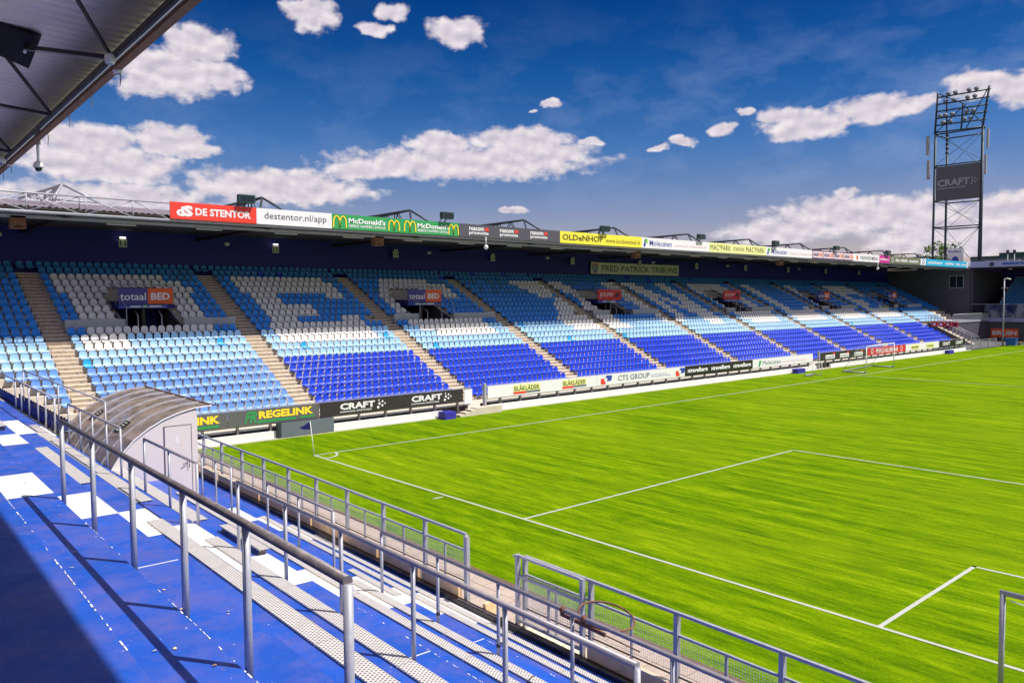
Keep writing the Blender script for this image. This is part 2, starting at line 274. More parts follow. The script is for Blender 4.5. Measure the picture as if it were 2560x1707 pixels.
# ---------------------------------------------------------------- mesh helpers
class MB:
    def __init__(s): s.v = []; s.f = []; s.m = []; s.mats = []; s.sm = []
    def mi(s, m):
        if m not in s.mats: s.mats.append(m)
        return s.mats.index(m)
    def quad(s, pts, m, sm=False):
        i = len(s.v); s.v += [tuple(p) for p in pts]; s.f.append(tuple(range(i, i+len(pts)))); s.m.append(s.mi(m)); s.sm.append(sm); return s
    def box(s, x0, x1, y0, y1, z0, z1, m):
        i = len(s.v); k = s.mi(m)
        s.v += [(x0, y0, z0), (x1, y0, z0), (x1, y1, z0), (x0, y1, z0), (x0, y0, z1), (x1, y0, z1), (x1, y1, z1), (x0, y1, z1)]
        for f in ((0, 3, 2, 1), (4, 5, 6, 7), (0, 1, 5, 4), (1, 2, 6, 5), (2, 3, 7, 6), (3, 0, 4, 7)): s.f.append(tuple(i+j for j in f)); s.m.append(k); s.sm.append(False)
        return s
    def beam(s, p, q, w, h, m):   # rectangular bar between two points
        p = Vector(p); q = Vector(q); d = (q-p).normalized(); a = d.cross(Vector((0, 0, 1)))
        if a.length < 1e-3: a = Vector((1, 0, 0))
        a.normalize(); b = a.cross(d).normalized(); i = len(s.v); k = s.mi(m)
        for o in (p, q):
            for sa, sb in ((-1, -1), (1, -1), (1, 1), (-1, 1)): s.v.append(tuple(o + a*(sa*w/2) + b*(sb*h/2)))
        for f in ((0, 1, 2, 3), (7, 6, 5, 4), (0, 4, 5, 1), (1, 5, 6, 2), (2, 6, 7, 3), (3, 7, 4, 0)): s.f.append(tuple(i+j for j in f)); s.m.append(k); s.sm.append(False)
        return s
    def tube(s, pts, r, m, n=8, cap=True):
        pts = [Vector(p) for p in pts]; k = s.mi(m); rings = []; prev = None
        for j, p in enumerate(pts):
            if j == 0: d = pts[1]-p
            elif j == len(pts)-1: d = p-pts[j-1]
            else: d = (pts[j+1]-p).normalized()+(p-pts[j-1]).normalized()
            d.normalize()
            a = prev if prev is not None else (Vector((0, 0, 1)).cross(d) if abs(d.z) < 0.95 else Vector((1, 0, 0)).cross(d))
            a = (a - d*a.dot(d)).normalized(); prev = a; b = d.cross(a); rr = r[j] if isinstance(r, (list, tuple)) else r
            i = len(s.v); rings.append(i)
            for t in range(n):
                an = 2*math.pi*t/n; s.v.append(tuple(p + a*(rr*math.cos(an)) + b*(rr*math.sin(an))))
        for j in range(len(rings)-1):
            for t in range(n):
                s.f.append((rings[j]+t, rings[j]+(t+1) % n, rings[j+1]+(t+1) % n, rings[j+1]+t)); s.m.append(k); s.sm.append(True)
        if cap:
            s.f.append(tuple(rings[0]+t for t in reversed(range(n)))); s.f.append(tuple(rings[-1]+t for t in range(n))); s.m += [k, k]; s.sm += [False, False]
        return s
    def lathe(s, c, prof, m, n=12):   # prof: (radius, z)
        c = Vector(c); k = s.mi(m); i0 = len(s.v)
        for r, z in prof:
            for t in range(n): an = 2*math.pi*t/n; s.v.append((c.x+r*math.cos(an), c.y+r*math.sin(an), c.z+z))
        for j in range(len(prof)-1):
            for t in range(n): s.f.append((i0+j*n+t, i0+j*n+(t+1) % n, i0+(j+1)*n+(t+1) % n, i0+(j+1)*n+t)); s.m.append(k); s.sm.append(True)
        return s
    def mesh(s, name):
        me = bpy.data.meshes.new(name); me.from_pydata(s.v, [], s.f)
        for m in s.mats: me.materials.append(M[m])
        me.polygons.foreach_set('material_index', s.m); me.polygons.foreach_set('use_smooth', s.sm); me.update(); return me
    def obj(s, name, parent=None, loc=None):
        o = bpy.data.objects.new(name, s.mesh(name)); COL.objects.link(o)
        if loc: o.location = loc
        if parent: o.parent = parent
        return o
NEAR = []
def tag(o, label, cat, group=None, kind=None):
    o['label'] = label; o['category'] = cat
    if group: o['group'] = group
    if kind: o['kind'] = kind
    return o
def empty(name, loc, label, cat, group=None, kind=None, near=False):
    o = bpy.data.objects.new(name, None); COL.objects.link(o); o.location = loc; o.empty_display_size = 0.2
    if near: NEAR.append(o)
    return tag(o, label, cat, group, kind)
def place(o, loc): o.location = loc; return o
def child(me, name, parent, loc=(0, 0, 0)):
    o = bpy.data.objects.new(name, me) if isinstance(me, bpy.types.Mesh) else me
    if o.name not in COL.objects: COL.objects.link(o)
    o.parent = parent; o.location = loc; return o
TEXTS = []
def text(s, x0, x1, z0, z1, parent, m, pos, face='-Y', bold=0.0, keep=False, name='lettering', shear=0.0):
    """flat lettering fitted to a box; pos = plane coordinate, everything local to parent"""
    c = bpy.data.curves.new(name, 'FONT'); c.body = s; c.size = 1.0; c.offset = bold; c.resolution_u = 2; c.shear = shear
    c.materials.append(M[m]); o = bpy.data.objects.new(name, c); COL.objects.link(o); o.parent = parent
    TEXTS.append((o, x0, x1, z0, z1, pos, face)); return o
def fit_texts():
    bpy.context.view_layer.update(); dg = bpy.context.evaluated_depsgraph_get()
    new = []
    for o, x0, x1, z0, z1, pos, face in TEXTS:
        me = bpy.data.meshes.new_from_object(o.evaluated_get(dg)); new.append((o, me))
    for q, (o, me) in enumerate(new):
        nm = o.name; par = o.parent; bpy.data.objects.remove(o); me.name = nm; n_ = bpy.data.objects.new(nm, me); COL.objects.link(n_); n_.parent = par
        TEXTS[q] = (n_,)+TEXTS[q][1:]
    bpy.context.view_layer.update()
    for o, x0, x1, z0, z1, pos, face in TEXTS:
        bb = o.bound_box; bx0 = min(b[0] for b in bb); bx1 = max(b[0] for b in bb); by0 = min(b[1] for b in bb); by1 = max(b[1] for b in bb)
        sx = abs(x1-x0)/max(bx1-bx0, 1e-3); sy = (z1-z0)/max(by1-by0, 1e-3)
        o.scale = (sx, sy, 1)
        if face == '-Y': o.rotation_euler = (R(90), 0, 0); o.location = (min(x0, x1)-bx0*sx, pos, z0-by0*sy)
        elif face == '-X': o.rotation_euler = (R(90), 0, R(-90)); o.location = (pos, max(x0, x1)+bx0*sx, z0-by0*sy)
        elif face == 'XY': o.rotation_euler = (0, 0, 0); o.location = (min(x0, x1)-bx0*sx, z0-by0*sy, pos)

# ---------------------------------------------------------------- ground and pitch
def struct(o, label=None):
    o['kind'] = 'structure'
    if label: o['label'] = label
    return o
struct(MB().quad([(-400, -500, -0.06), (900, -500, -0.06), (900, 700, -0.06), (-400, 700, -0.06)], 'asphalt').obj('ground'), 'flat ground under and around the stadium')
struct(MB().quad([(-4.25, -76, 0), (112.5, -76, 0), (112.5, 5.0, 0), (-4.25, 5.0, 0)], 'turf').obj('pitch'), 'bright green playing field with mown streaks')
mk = MB(); LZ = 0.008
def ln(x0, y0, x1, y1, w=0.10):
    if x0 == x1: mk.quad([(x0-w/2, y1, LZ), (x0+w/2, y1, LZ), (x0+w/2, y0, LZ), (x0-w/2, y0, LZ)], 'line')
    else: mk.quad([(x0, y0-w/2, LZ), (x1, y0-w/2, LZ), (x1, y0+w/2, LZ), (x0, y0+w/2, LZ)], 'line')
ln(0, 0.05, 0, -68.05); ln(105, 0.05, 105, -68.05); ln(0.05, 0, 104.95, 0); ln(0.05, -68, 104.95, -68); ln(52.5, -0.05, 52.5, -67.95)
for s, x in ((1, 0.05), (-1, 104.95)):
    for d, y0, y1 in ((16.5, -13.84, -54.16), (5.5, -24.84, -43.16)):
        ln(min(x, x+s*d), y0, max(x, x+s*d), y0); ln(min(x, x+s*d), y1, max(x, x+s*d), y1); ln(x+s*(d-0.05), y0+0.05, x+s*(d-0.05), y1-0.05)
def arc(cx, cy, r, a0, a1, n=24):
    for i in range(n):
        a = R(a0+(a1-a0)*i/n); b = R(a0+(a1-a0)*(i+1)/n)
        mk.quad([(cx+(r-.05)*math.cos(a), cy+(r-.05)*math.sin(a), LZ+.004), (cx+(r+.05)*math.cos(a), cy+(r+.05)*math.sin(a), LZ+.004), (cx+(r+.05)*math.cos(b), cy+(r+.05)*math.sin(b), LZ+.004), (cx+(r-.05)*math.cos(b), cy+(r-.05)*math.sin(b), LZ+.004)], 'line')
arc(0, 0, 1.0, -90, 0, 12); arc(52.5, -34, 9.15, 0, 360, 64); arc(11, -34, 9.15, -53, 53, 30)
mk.quad([(-0.62, -9.92, LZ), (-0.2, -9.92, LZ), (-0.2, -9.82, LZ), (-0.62, -9.82, LZ)], 'line')
struct(mk.obj('pitch_markings'), 'white lines painted on the pitch')

# ---------------------------------------------------------------- far stand (parallel to the touchline)
def Yf(n): return 15.02-(n-5)*0.836       # seat front
def Tz(n): return 2.51-(n-5)*0.42         # tread height
AIS = [5.26+11.37*i for i in range(-1, 11)]      # aisle centres
BLK = [AIS[i]+0.62 for i in range(-0, len(AIS)-1)]
XW = 125.2
VOM = [-0.45, 21.3, 44.1, 66.2, 89.0, 111.2]     # tunnel mouths
stand = empty('grandstand', (50, 15, 0), 'long roofed seating stand along the far touchline with navy rear wall', 'grandstand')
def P(o): o.parent = stand; o.matrix_parent_inverse = Matrix.Translation((-50, -15, 0)); return o
def spans(n):
    xs = [(-22.0, XW)]
    if -6 <= n <= -1:
        res = []; x = -22.0
        for v in VOM: res.append((x, v-1.75)); x = v+1.75
        res.append((x, XW)); xs = res
    if n >= 6: xs = [({6: -9.0, 7: -8.4, 8: -7.8, 9: -7.2, 10: -6.9, 11: -6.9}[n], 108.0)]
    elif n == 5: xs = [(-9.8, 108.5)]
    return xs
for n in range(-10, 12):
    b = MB(); y0 = Yf(n)-0.386; z = Tz(n)
    for a, c in spans(n): b.box(a, c, y0, y0+0.836, z-0.62, z, 'concrete')
    P(b.obj('tread'))
# half steps in the aisles
stepme = MB().box(-0.56, 0.56, 0.02, 0.40, 0.0, 0.15, 'riser').box(-0.56, 0.56, 0.0, 0.40, 0.15, 0.21, 'step').box(-0.56, 0.56, 0.385, 0.401, 0.211, 0.355, 'riser').box(-0.56, 0.56, 0.37, 0.401, 0.356, 0.418, 'step').box(0.30, 0.34, -0.02, 0.02, 0.0, 0.15, 'greywall').mesh('step')
for ax in AIS:
    for n in range(-9, 12):
        if ax > 107 and n > 4: continue
        if ax < 0 and n > 9: continue
        o = bpy.data.objects.new('step', stepme); COL.objects.link(o); P(o); o.location = (ax, Yf(n)-0.386+0.434, Tz(n)+0.001)
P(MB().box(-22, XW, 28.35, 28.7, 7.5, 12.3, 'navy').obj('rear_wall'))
P(MB().box(-22, XW-0.02, 27.9, 28.34, 8.0, Tz(-10)+0.02, 'concrete').obj('rear_ledge'))
# corner walls of the stand at the far end
ew = MB(); ew.box(XW, XW+0.35, 15.0, 29, 0, 11.62, 'wallpaint'); P(ew.obj('end_wall'))
wn = MB(); wn.box(XW-0.06, XW-0.002, 15.95, 18.2, 8.4, 10.5, 'antenna'); P(wn.obj('window_frame'))
wg = MB()
for a, b_ in ((16.08, 17.02), (17.14, 18.07)): wg.box(XW-0.09, XW-0.062, a, b_, 8.53, 10.37, 'darkglass')
P(wg.obj('window_pane'))
# low tread edge boards and walls beside the tunnels
for i, v in enumerate(VOM):
    lo = max([a for a in AIS if a < v-3] or [v-6]) + 0.6; hi = min([a for a in AIS if a > v+3] or [v+6]) - 0.6
    for a, c in ((lo, v-1.76), (v+1.76, hi)):
        P(MB().box(a, c, 19.95, 20.07, 5.02, 5.84, 'greywall').obj('parapet'))
    t = MB(); 
    for xa_ in (v-1.75, v+1.62):
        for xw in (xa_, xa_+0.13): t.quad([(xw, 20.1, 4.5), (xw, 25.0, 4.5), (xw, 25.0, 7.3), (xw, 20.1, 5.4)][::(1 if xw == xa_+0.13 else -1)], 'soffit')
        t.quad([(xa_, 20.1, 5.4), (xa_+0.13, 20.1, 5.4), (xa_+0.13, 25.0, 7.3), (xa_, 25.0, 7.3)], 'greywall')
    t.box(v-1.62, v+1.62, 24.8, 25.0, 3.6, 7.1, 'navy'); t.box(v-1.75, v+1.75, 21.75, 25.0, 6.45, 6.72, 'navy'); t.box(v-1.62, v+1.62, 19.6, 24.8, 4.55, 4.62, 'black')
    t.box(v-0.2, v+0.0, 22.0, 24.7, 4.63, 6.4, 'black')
    P(t.obj('tunnel'))
    rl = MB()
    for s in (-1, 1):
        rl.tube([(v+s*1.7, 19.9, 4.9), (v+s*1.7, 19.9, 6.6), (v+s*1.7, 23.5, 8.1)], 0.025, 'galv', 6)
    rl.tube([(v-1.75, 19.85, 6.55), (v+0.6, 19.85, 6.55)], 0.03, 'galv', 6)
    for x in (-1.1, 0.3): rl.tube([(v+x, 19.7, 4.7), (v+x, 19.7, 6.0), (v+x+.1, 20.6, 6.3)], 0.035, 'galv', 6)
    rl.tube([(v-1.75, 21.9, 8.05), (v+1.75, 21.9, 8.05)], 0.03, 'galv', 6)
    for x in (-1.75, -0.9, 0, 0.9, 1.75): rl.tube([(v+x, 21.9, 6.7), (v+x, 21.9, 8.05)], 0.02, 'galv', 5)
    P(rl.obj('railing'))
# roof: soffit, sloping corrugated top, fascia beam
rf = MB(); XR0, XR1 = -26.0, XW+0.3
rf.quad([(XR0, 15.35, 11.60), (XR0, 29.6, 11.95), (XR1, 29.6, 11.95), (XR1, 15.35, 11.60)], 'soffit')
P(rf.obj('soffit'))
x = XR0; rr = MB()
while x < XR1:   # trapezoid sheet ribs
    for a, b_, za, zb in ((0, .12, 0, 0), (.12, .17, 0, .05), (.17, .28, .05, .05), (.28, .33, .05, 0)):
        rr.quad([(x+a, 15.5, 11.85+za), (x+b_, 15.5, 11.85+zb), (x+b_, 29.8, 13.72+zb), (x+a, 29.8, 13.72+za)], 'roof')
    x += 0.33
o = P(rr.obj('roof_sheet')); o['kind'] = 'stuff'
P(MB().box(XR0, XR1, 15.2, 15.45, 11.50, 11.62, 'galv').obj('fascia_beam'))
P(MB().box(XR0, XR1, 15.5, 15.7, 11.62, 11.84, 'brownsteel').obj('gutter'))
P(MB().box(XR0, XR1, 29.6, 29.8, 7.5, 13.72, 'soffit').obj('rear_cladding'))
P(MB().box(XR0, XR1, 16.1, 16.22, 11.30, 11.46, 'galv').obj('soffit_beam'))
# roof rafters seen under the soffit
rafter = MB().box(-0.12, 0.12, 15.5, 28.3, 11.42, 11.62, 'brownsteel').mesh('rafter')
for i in range(-1, 12):
    o = bpy.data.objects.new('rafter', rafter); COL.objects.link(o); P(o); o.location = (5.26+11.33*i, 0, 0)
# open lattice girder at the left end of the fascia
lg = MB(); lg.tube([(-26, 15.02, 12.50), (-1.05, 15.02, 12.50)], 0.05, 'galv', 8); lg.tube([(-26, 15.02, 11.55), (-1.05, 15.02, 11.55)], 0.06, 'galv', 8)
P(lg.obj('girder_chord'))
vx = [-25.9, -23.3, -20.7, -18.1, -15.6, -13.1, -10.6, -8.1, -5.65, -5.35, -2.98]
for a, b_ in zip(vx[:-1], vx[1:]):
    if b_-a < 1: 
        for q in (a, b_): P(MB().tube([(q, 15.02, 11.58), (q, 15.02, 12.46)], 0.035, 'galv', 6).obj('girder_post'))
        continue
    P(MB().tube([(b_, 15.02, 11.58), (b_, 15.02, 12.46)], 0.035, 'galv', 6).obj('girder_post'))
    P(MB().tube([(a+0.06, 15.02, 12.45), (b_-0.06, 15.02, 11.6)], 0.03, 'galv', 6).obj('girder_brace')); P(MB().tube([(a+0.06, 15.06, 11.6), (b_-0.06, 15.06, 12.45)], 0.03, 'galv', 6).obj('girder_brace'))
P(MB().tube([(-2.9, 15.02, 12.45), (-1.1, 15.02, 11.6)], 0.03, 'galv', 6).obj('girder_brace'))

# roof trusses that stand above the roof: things of their own
for i in range(-1, 11):
    xc = 5.3+11.35*i; nm = ['leftmost', 'first', 'second', 'third', 'fourth', 'fifth', 'sixth', 'seventh', 'eighth', 'ninth', 'tenth', 'eleventh'][i+1]
    mt = 'galv' if i < 0 else 'darksteel'
    t = empty('roof_truss', (xc, 16.8, 12.2), (f'peaked steel roof truss above the stand roof, {nm} to the right of the open girder' if i >= 0 else 'peaked grey steel roof truss rising behind the open lattice girder, leftmost'), 'roof truss', 'peaked trusses over the far stand roof')
    pk = Vector((0, 0, 1.30 if i >= 0 else 1.1)); fl = [Vector((-0.75, -1.3, 0.1)), Vector((1.5, -1.3, 0.1))]; bl = [Vector((-0.6, 8.6, 1.15)), Vector((0.6, 8.6, 1.15))]
    for q in fl: MB().tube([pk, q], 0.075, mt, 6).obj('strut', t)
    for q in bl: MB().tube([pk, q], 0.085, mt, 6).obj('chord', t)
    wb = MB()
    for k_ in range(1, 5):
        for s_ in (0, 1):
            tp = pk.lerp(bl[s_], k_/5); wb.tube([tp, (tp.x*0.4, tp.y+0.5, 0.15+0.135*tp.y)], 0.04, mt, 5); wb.tube([tp, (tp.x*0.4, tp.y-1.1, 0.1+0.135*max(tp.y-1.1, 0))], 0.035, mt, 5)
    wb.tube([fl[0], fl[1]], 0.05, mt, 5)
    wb.obj('web', t)['kind'] = 'stuff'
# floodlight boxes at the roof edge
for i, xf in enumerate((3.43, 18.59, 35.88, 50.25, 64.39, 78.73, 93.5)):
    o = empty('roof_floodlight', (xf, 15.2, 12.65), f'dark green floodlight box on the roof edge, number {i+1} from the left above the sponsor boards', 'floodlight', 'floodlights on the roof edge')
    o['label'] = ['boxy floodlight on the roof edge above the end of the red sponsor panel', 'boxy floodlight on the roof edge above the right end of the green sponsor panel', 'boxy floodlight on the roof edge casting its shadow on the yellow panel', 'boxy floodlight on the roof edge above the first white logo panel', 'boxy floodlight on the roof edge above the second white logo panel', 'boxy floodlight on the roof edge above the purple checked panel', 'farthest boxy floodlight on the roof edge above the magenta panel'][i]
    h = MB(); h.box(-0.5, 0.5, -0.55, -0.15, 0.18, 0.66, 'hillgreen'); h.box(-0.44, 0.44, -0.56, -0.552, 0.24, 0.60, 'darkglass'); h.obj('housing', o)
    MB().tube([(0, 0.1, -0.1), (0, -0.3, 0.2)], 0.04, 'darksteel', 6).obj('bracket', o); MB().tube([(-0.35, 0.1, 0.0), (-0.35, -0.2, 0.25)], 0.03, 'darksteel', 6).obj('bracket', o)
# tube lights under the roof
tl = MB(); tl.box(-0.78, 0.78, -0.09, 0.09, -0.06, 0.0, 'lampoff'); tlm = tl.mesh('tube_light')
ords = ['first', 'second', 'third', 'fourth', 'fifth', 'sixth', 'seventh', 'eighth', 'ninth', 'tenth', 'eleventh', 'twelfth', 'thirteenth', 'fourteenth', 'fifteenth', 'sixteenth', 'seventeenth', 'eighteenth', 'nineteenth', 'twentieth', 'twenty-first', 'twenty-second', 'twenty-third', 'twenty-fourth', 'twenty-fifth', 'twenty-sixth']
for i in range(24):
    o = bpy.data.objects.new('tube_light', tlm); COL.objects.link(o); o.location = (-3.1+5.02*i, 16.9, 11.32)
    tag(o, f'long white tube light under the stand roof, {ords[i]} from the left', 'light', 'tube lights under the far roof')
# numbered block signs
for i in range(12):
    xc = -0.06+11.33*i; s = str(11+i)
    if xc > 122: continue
    
    o = empty('block_sign', (xc, 27.9, 10.72), f'small white sign reading {s}, {ords[i]} block sign from the left on the rear wall', 'sign', 'block number signs on the rear wall')
    MB().box(-0.27, 0.27, -0.04, 0.04, 0, 0.56, 'signcream').obj('panel', o); text(s, -0.2, 0.2, 0.1, 0.46, o, 'ink', -0.046, bold=0.02)
    MB().box(-0.18, 0.18, -0.1, 0.02, 0.62, 0.72, 'lamp' if i < 2 else 'lampoff').obj('lamp', o); MB().box(-0.02, 0.02, -0.02, 0.02, 0.72, 1.2, 'darksteel').obj('hanger', o)
# round wall lamps and loudspeakers under the roof
for i, xl in enumerate((-7.6, 7.0, 25.6, 40.6, 58.0, 73.5, 92.0)):
    o = MB().lathe((0, 0, 0), [(0.0, -0.12), (0.16, -0.12), (0.2, 0.0), (0.16, 0.12), (0.0, 0.12)], 'lampoff', 10).obj('wall_lamp', loc=(xl, 27.0, 11.2)); tag(o, f'small round lamp high under the far roof, {ords[i]} from the left', 'lamp', 'round lamps under the far roof')
for i, xl in enumerate((-8.3, 13.6, 42.0, 68.0)):
    o = empty('horn_speaker', (xl, 16.4, 11.5), f'brown horn loudspeaker under the roof edge, {ords[i]} from the left', 'loudspeaker', 'horn loudspeakers under the roof edge')
    MB().box(-0.35, 0.35, -0.3, 0.3, -0.75, -0.1, 'rust').obj('cabinet', o); MB().lathe((0, 0, -0.6), [(0.12, 0.1), (0.42, -0.1)], 'brownsteel', 10).obj('horn', o)
for i, (xl, zt) in enumerate(((22.33, 11.7), (90.55, 11.6))):
    o = empty('dome_camera', (xl, 14.9, zt), ['white dome camera on a rod hanging below the dark sponsor panel', 'far white dome camera on a rod hanging below the magenta panel'][i], 'camera')
    MB().tube([(0, 0, 0), (0, 0, -0.62)], [0.04, 0.05], 'white', 6).obj('rod', o); MB().lathe((0, 0, -0.8), [(0.06, 0.2), (0.17, 0.1), (0.18, 0.0), (0.12, -0.12), (0, -0.16)], 'white', 10).obj('dome', o)
# name board on the rear wall
nb = empty('stand_name_board', (56.37, 28.1, 9.75), 'wide cream name board reading FRED PATRICK TRIBUNE on the navy rear wall', 'sign')
MB().box(-8.0, 8.0, -0.06, 0.06, 0, 1.28, 'signcream').obj('panel', nb); text('FRED PATRICK TRIBUNE', -6.25, 7.7, 0.30, 0.98, nb, 'ink', -0.07, bold=0.012)
cr = MB(); cr.quad([(-7.8, -0.07, 0.35), (-7.35, -0.07, 0.08), (-6.9, -0.07, 0.35), (-6.9, -0.07, 1.0), (-7.8, -0.07, 1.0)], 'blue'); cr.box(-7.85, -6.85, -0.075, -0.065, 1.03, 1.13, 'orange')
for q in range(4): cr.quad([(-7.7+q*0.2, -0.075, 0.3), (-7.62+q*0.2, -0.075, 0.3), (-7.62+q*0.2, -0.075, 0.95), (-7.7+q*0.2, -0.075, 0.95)], 'signcream')
cr.obj('crest', nb)
# banners on the tunnels
for i, v in enumerate(VOM):
    if i in (0, 1, 4, 5):
        o = empty('tunnel_banner', (v, 21.6, 6.74), ['blue and orange banner reading totaal BED over the leftmost stand tunnel', 'blue and orange banner reading totaal BED over the second stand tunnel', '', '', 'dark blue and orange banner over the tunnel beside the last letter', 'dark blue and orange banner over the farthest stand tunnel'][i], 'banner', 'banners over the stand tunnels')
        MB().box(-1.7, 0.06, -0.04, 0.04, 0, 1.02, 'violetboard').obj('blue_half', o); MB().box(0.06, 1.62, -0.04, 0.04, 0, 1.02, 'orange').obj('orange_half', o)
        text('totaal', -1.6, -0.05, 0.25, 0.72, o, 'boardwhite', -0.05, bold=0.01); text('BED', 0.25, 1.42, 0.27, 0.72, o, 'boardwhite', -0.05, bold=0.03)
    else:
        o = empty('tunnel_banner', (v, 21.6, 6.8), ['', '', 'red banner reading JOUW over the middle stand tunnel', 'red banner reading JOUW over the tunnel right of the name board'][i], 'banner', 'banners over the stand tunnels')
        MB().box(-1.75, 1.75, -0.04, 0.04, 0, 1.05, 'signred').obj('panel', o); text("JOUW'", -1.5, 0.6, 0.22, 0.78, o, 'boardwhite', -0.05)
        MB().quad([(0.75, -0.05, 0.3), (1.35, -0.05, 0.35), (1.5, -0.05, 0.8), (0.95, -0.05, 0.72)], 'black').obj('emblem', o)
    MB().box(-1.7, 1.3, -0.03, 0.03, -0.26, -0.04, 'blue').obj('strip_sign', o)
    MB().box(-0.25, 0.0, -0.07, -0.035, -0.2, -0.08, 'limegreen').obj('exit_light', o); MB().box(-1.0, -0.4, -0.045, -0.035, -0.19, -0.1, 'boardwhite').obj('strip_text', o); MB().box(0.15, 0.9, -0.045, -0.035, -0.19, -0.1, 'boardwhite').obj('strip_text', o)

# sponsor panels on the roof fascia
ZB, ZT, YF = 11.63, 12.6, 14.98
def fboard(x0, x1, m, label, name='fascia_advert', frame=None):
    o = empty(name, (x0, YF, ZB), label, 'sponsor panel', 'sponsor panels on the roof fascia')
    MB().box(0, x1-x0-0.02, 0, 0.1, 0, ZT-ZB, m).obj('panel', o); return o
b = fboard(-1.0, 4.12, 'red', 'red roof panel reading DE STENTOR in white'); text('d', 0.34, 0.78, 0.17, 0.72, b, 'boardwhite', -0.01, bold=0.05); text('S', 0.72, 1.28, 0.16, 0.80, b, 'boardwhite', -0.012, bold=0.06); text('DE STENTOR', 1.42, 4.75, 0.26, 0.70, b, 'boardwhite', -0.01, bold=0.035)
b = fboard(4.12, 9.28, 'boardwhite', 'white roof panel reading destentor.nl/app in black'); text('destentor.nl/app', 0.5, 4.75, 0.22, 0.76, b, 'ink', -0.01)
b = fboard(9.28, 19.81, 'green', "green roof panel with McDonald's lettering and yellow arches")
def arches(o, x0, wd, z0, h):
    mb = MB()
    for s_ in (0, 1):
        pts = []
        for q in range(13):
            a = math.pi*q/12; cx = x0+wd*(0.25+0.5*s_); pts.append((cx-wd*0.25*math.cos(a)*1.0, -0.02, z0+h*math.sin(a)**0.55))
        for p_, q_ in zip(pts[:-1], pts[1:]): mb.beam(p_, q_, 0.02, 0.085, 'archyellow')
    return mb.obj('arches', o)
for xo in (0, 5.55):
    arches(b, xo+0.08 if xo == 0 else xo+0.1, 0.95, 0.10, 0.74); text("McDonald's", xo+1.22, xo+4.1, 0.42, 0.78, b, 'boardwhite', -0.01, bold=0.03); text('HEERDE I KAMPEN I ZWOLLE', xo+1.22, xo+4.1, 0.16, 0.34, b, 'boardwhite', -0.01, bold=0.02)
    arches(b, xo+4.35 if xo == 0 else 9.55, 0.88, 0.10, 0.70)
b = fboard(19.81, 30.45, 'anthra', 'dark grey roof panel reading roscom promotie three times')
for xo in (0.95, 4.0, 7.25): text('roscom', xo, xo+1.45, 0.50, 0.76, b, 'boardwhite', -0.01, bold=0.03); text('promotie', xo, xo+1.9, 0.16, 0.46, b, 'boardwhite', -0.01, bold=0.03); MB().box(xo+1.55, xo+1.9, -0.02, -0.006, 0.52, 0.76, 'red').obj('mark', b)
b = fboard(30.45, 41.12, 'yellow', 'yellow roof panel reading OLDENHOF and www.kookwinkel.nl'); text('OLDeNHOF', 0.25, 5.3, 0.24, 0.76, b, 'olive_ink', -0.01, bold=0.03); text('www.kookwinkel.nl', 5.7, 10.4, 0.24, 0.66, b, 'olive_ink', -0.01)
def molec(x0, x1, lab):
    b = fboard(x0, x1, 'boardwhite', lab); mb = MB()
    mb.quad([(0.25, -0.012, 0.12), (0.5, -0.012, 0.12), (0.62, -0.012, 0.5), (0.3, -0.012, 0.45)], 'blue'); mb.quad([(0.3, -0.014, 0.5), (0.62, -0.014, 0.55), (0.75, -0.014, 0.86), (0.42, -0.014, 0.8)], 'green'); mb.quad([(0.65, -0.016, 0.42), (0.95, -0.016, 0.5), (0.9, -0.016, 0.82), (0.72, -0.016, 0.8)], 'limegreen')
    mb.obj('logo', b); text('Molecaten', 1.15, 4.5, 0.24, 0.76, b, 'blue', -0.01, bold=0.005); text('campings & vakantieparken', 5.0, 10.2, 0.26, 0.52, b, 'pinkink', -0.01)
molec(41.12, 51.84, 'white roof panel with Molecaten lettering next to the yellow panel')
b = fboard(51.84, 62.62, 'paleyellow', 'pale yellow roof panel reading MAC PARK STADION MAC PARK'); text('MAC\u00b3PARK', 0.2, 3.9, 0.22, 0.78, b, 'olive_ink', -0.01); text('STADION', 4.3, 6.4, 0.28, 0.66, b, 'olive_ink', -0.01); text('MAC\u00b3PARK', 6.8, 10.5, 0.22, 0.78, b, 'olive_ink', -0.01)
molec(62.62, 72.92, 'white roof panel with Molecaten lettering before the purple checks')
b = fboard(72.92, 83.54, 'purple', 'purple checked roof panel reading HANOS four times')
for q in range(4): MB().box(0.1+q*2.64, 2.6+q*2.64, -0.02, -0.006, 0.12, 0.86, 'boardwhite').obj('field', b); text('HAN', 0.2+q*2.64, 1.5+q*2.64, 0.24, 0.74, b, 'purple', -0.03, bold=0.04); text('OS', 1.55+q*2.64, 2.5+q*2.64, 0.24, 0.74, b, 'orange', -0.03, bold=0.04)
b = fboard(83.54, 91.17, 'boardwhite', 'white roof panel reading VELDHUIS MEDIA'); text('VELDHUIS MEDIA', 2.0, 7.2, 0.26, 0.70, b, 'ink', -0.01, bold=0.01); MB().quad([(0.9, -0.01, 0.2), (1.35, -0.01, 0.2), (1.35, -0.01, 0.7), (1.1, -0.01, 0.8), (0.9, -0.01, 0.6)], 'orange').obj('logo', b)
def words(o, L, z0, z1, m, y=-0.012, face='Y'):   # print too small to read: short word-shaped strokes
    mb = MB(); rnd = random.Random(str(L))
    for x0, x1 in L:
        x = x0
        while x < x1-0.08:
            h = z1 if rnd.random() < 0.35 else z0+(z1-z0)*0.7
            if face == 'Y': mb.quad([(x, y, z0), (x+0.16, y, z0), (x+0.16, y, h), (x, y, h)], m)
            else: mb.quad([(y, -x, z0), (y, -x-0.16, z0), (y, -x-0.16, h), (y, -x, h)], m)
            x += 0.24
    return mb.obj('small_print', o)
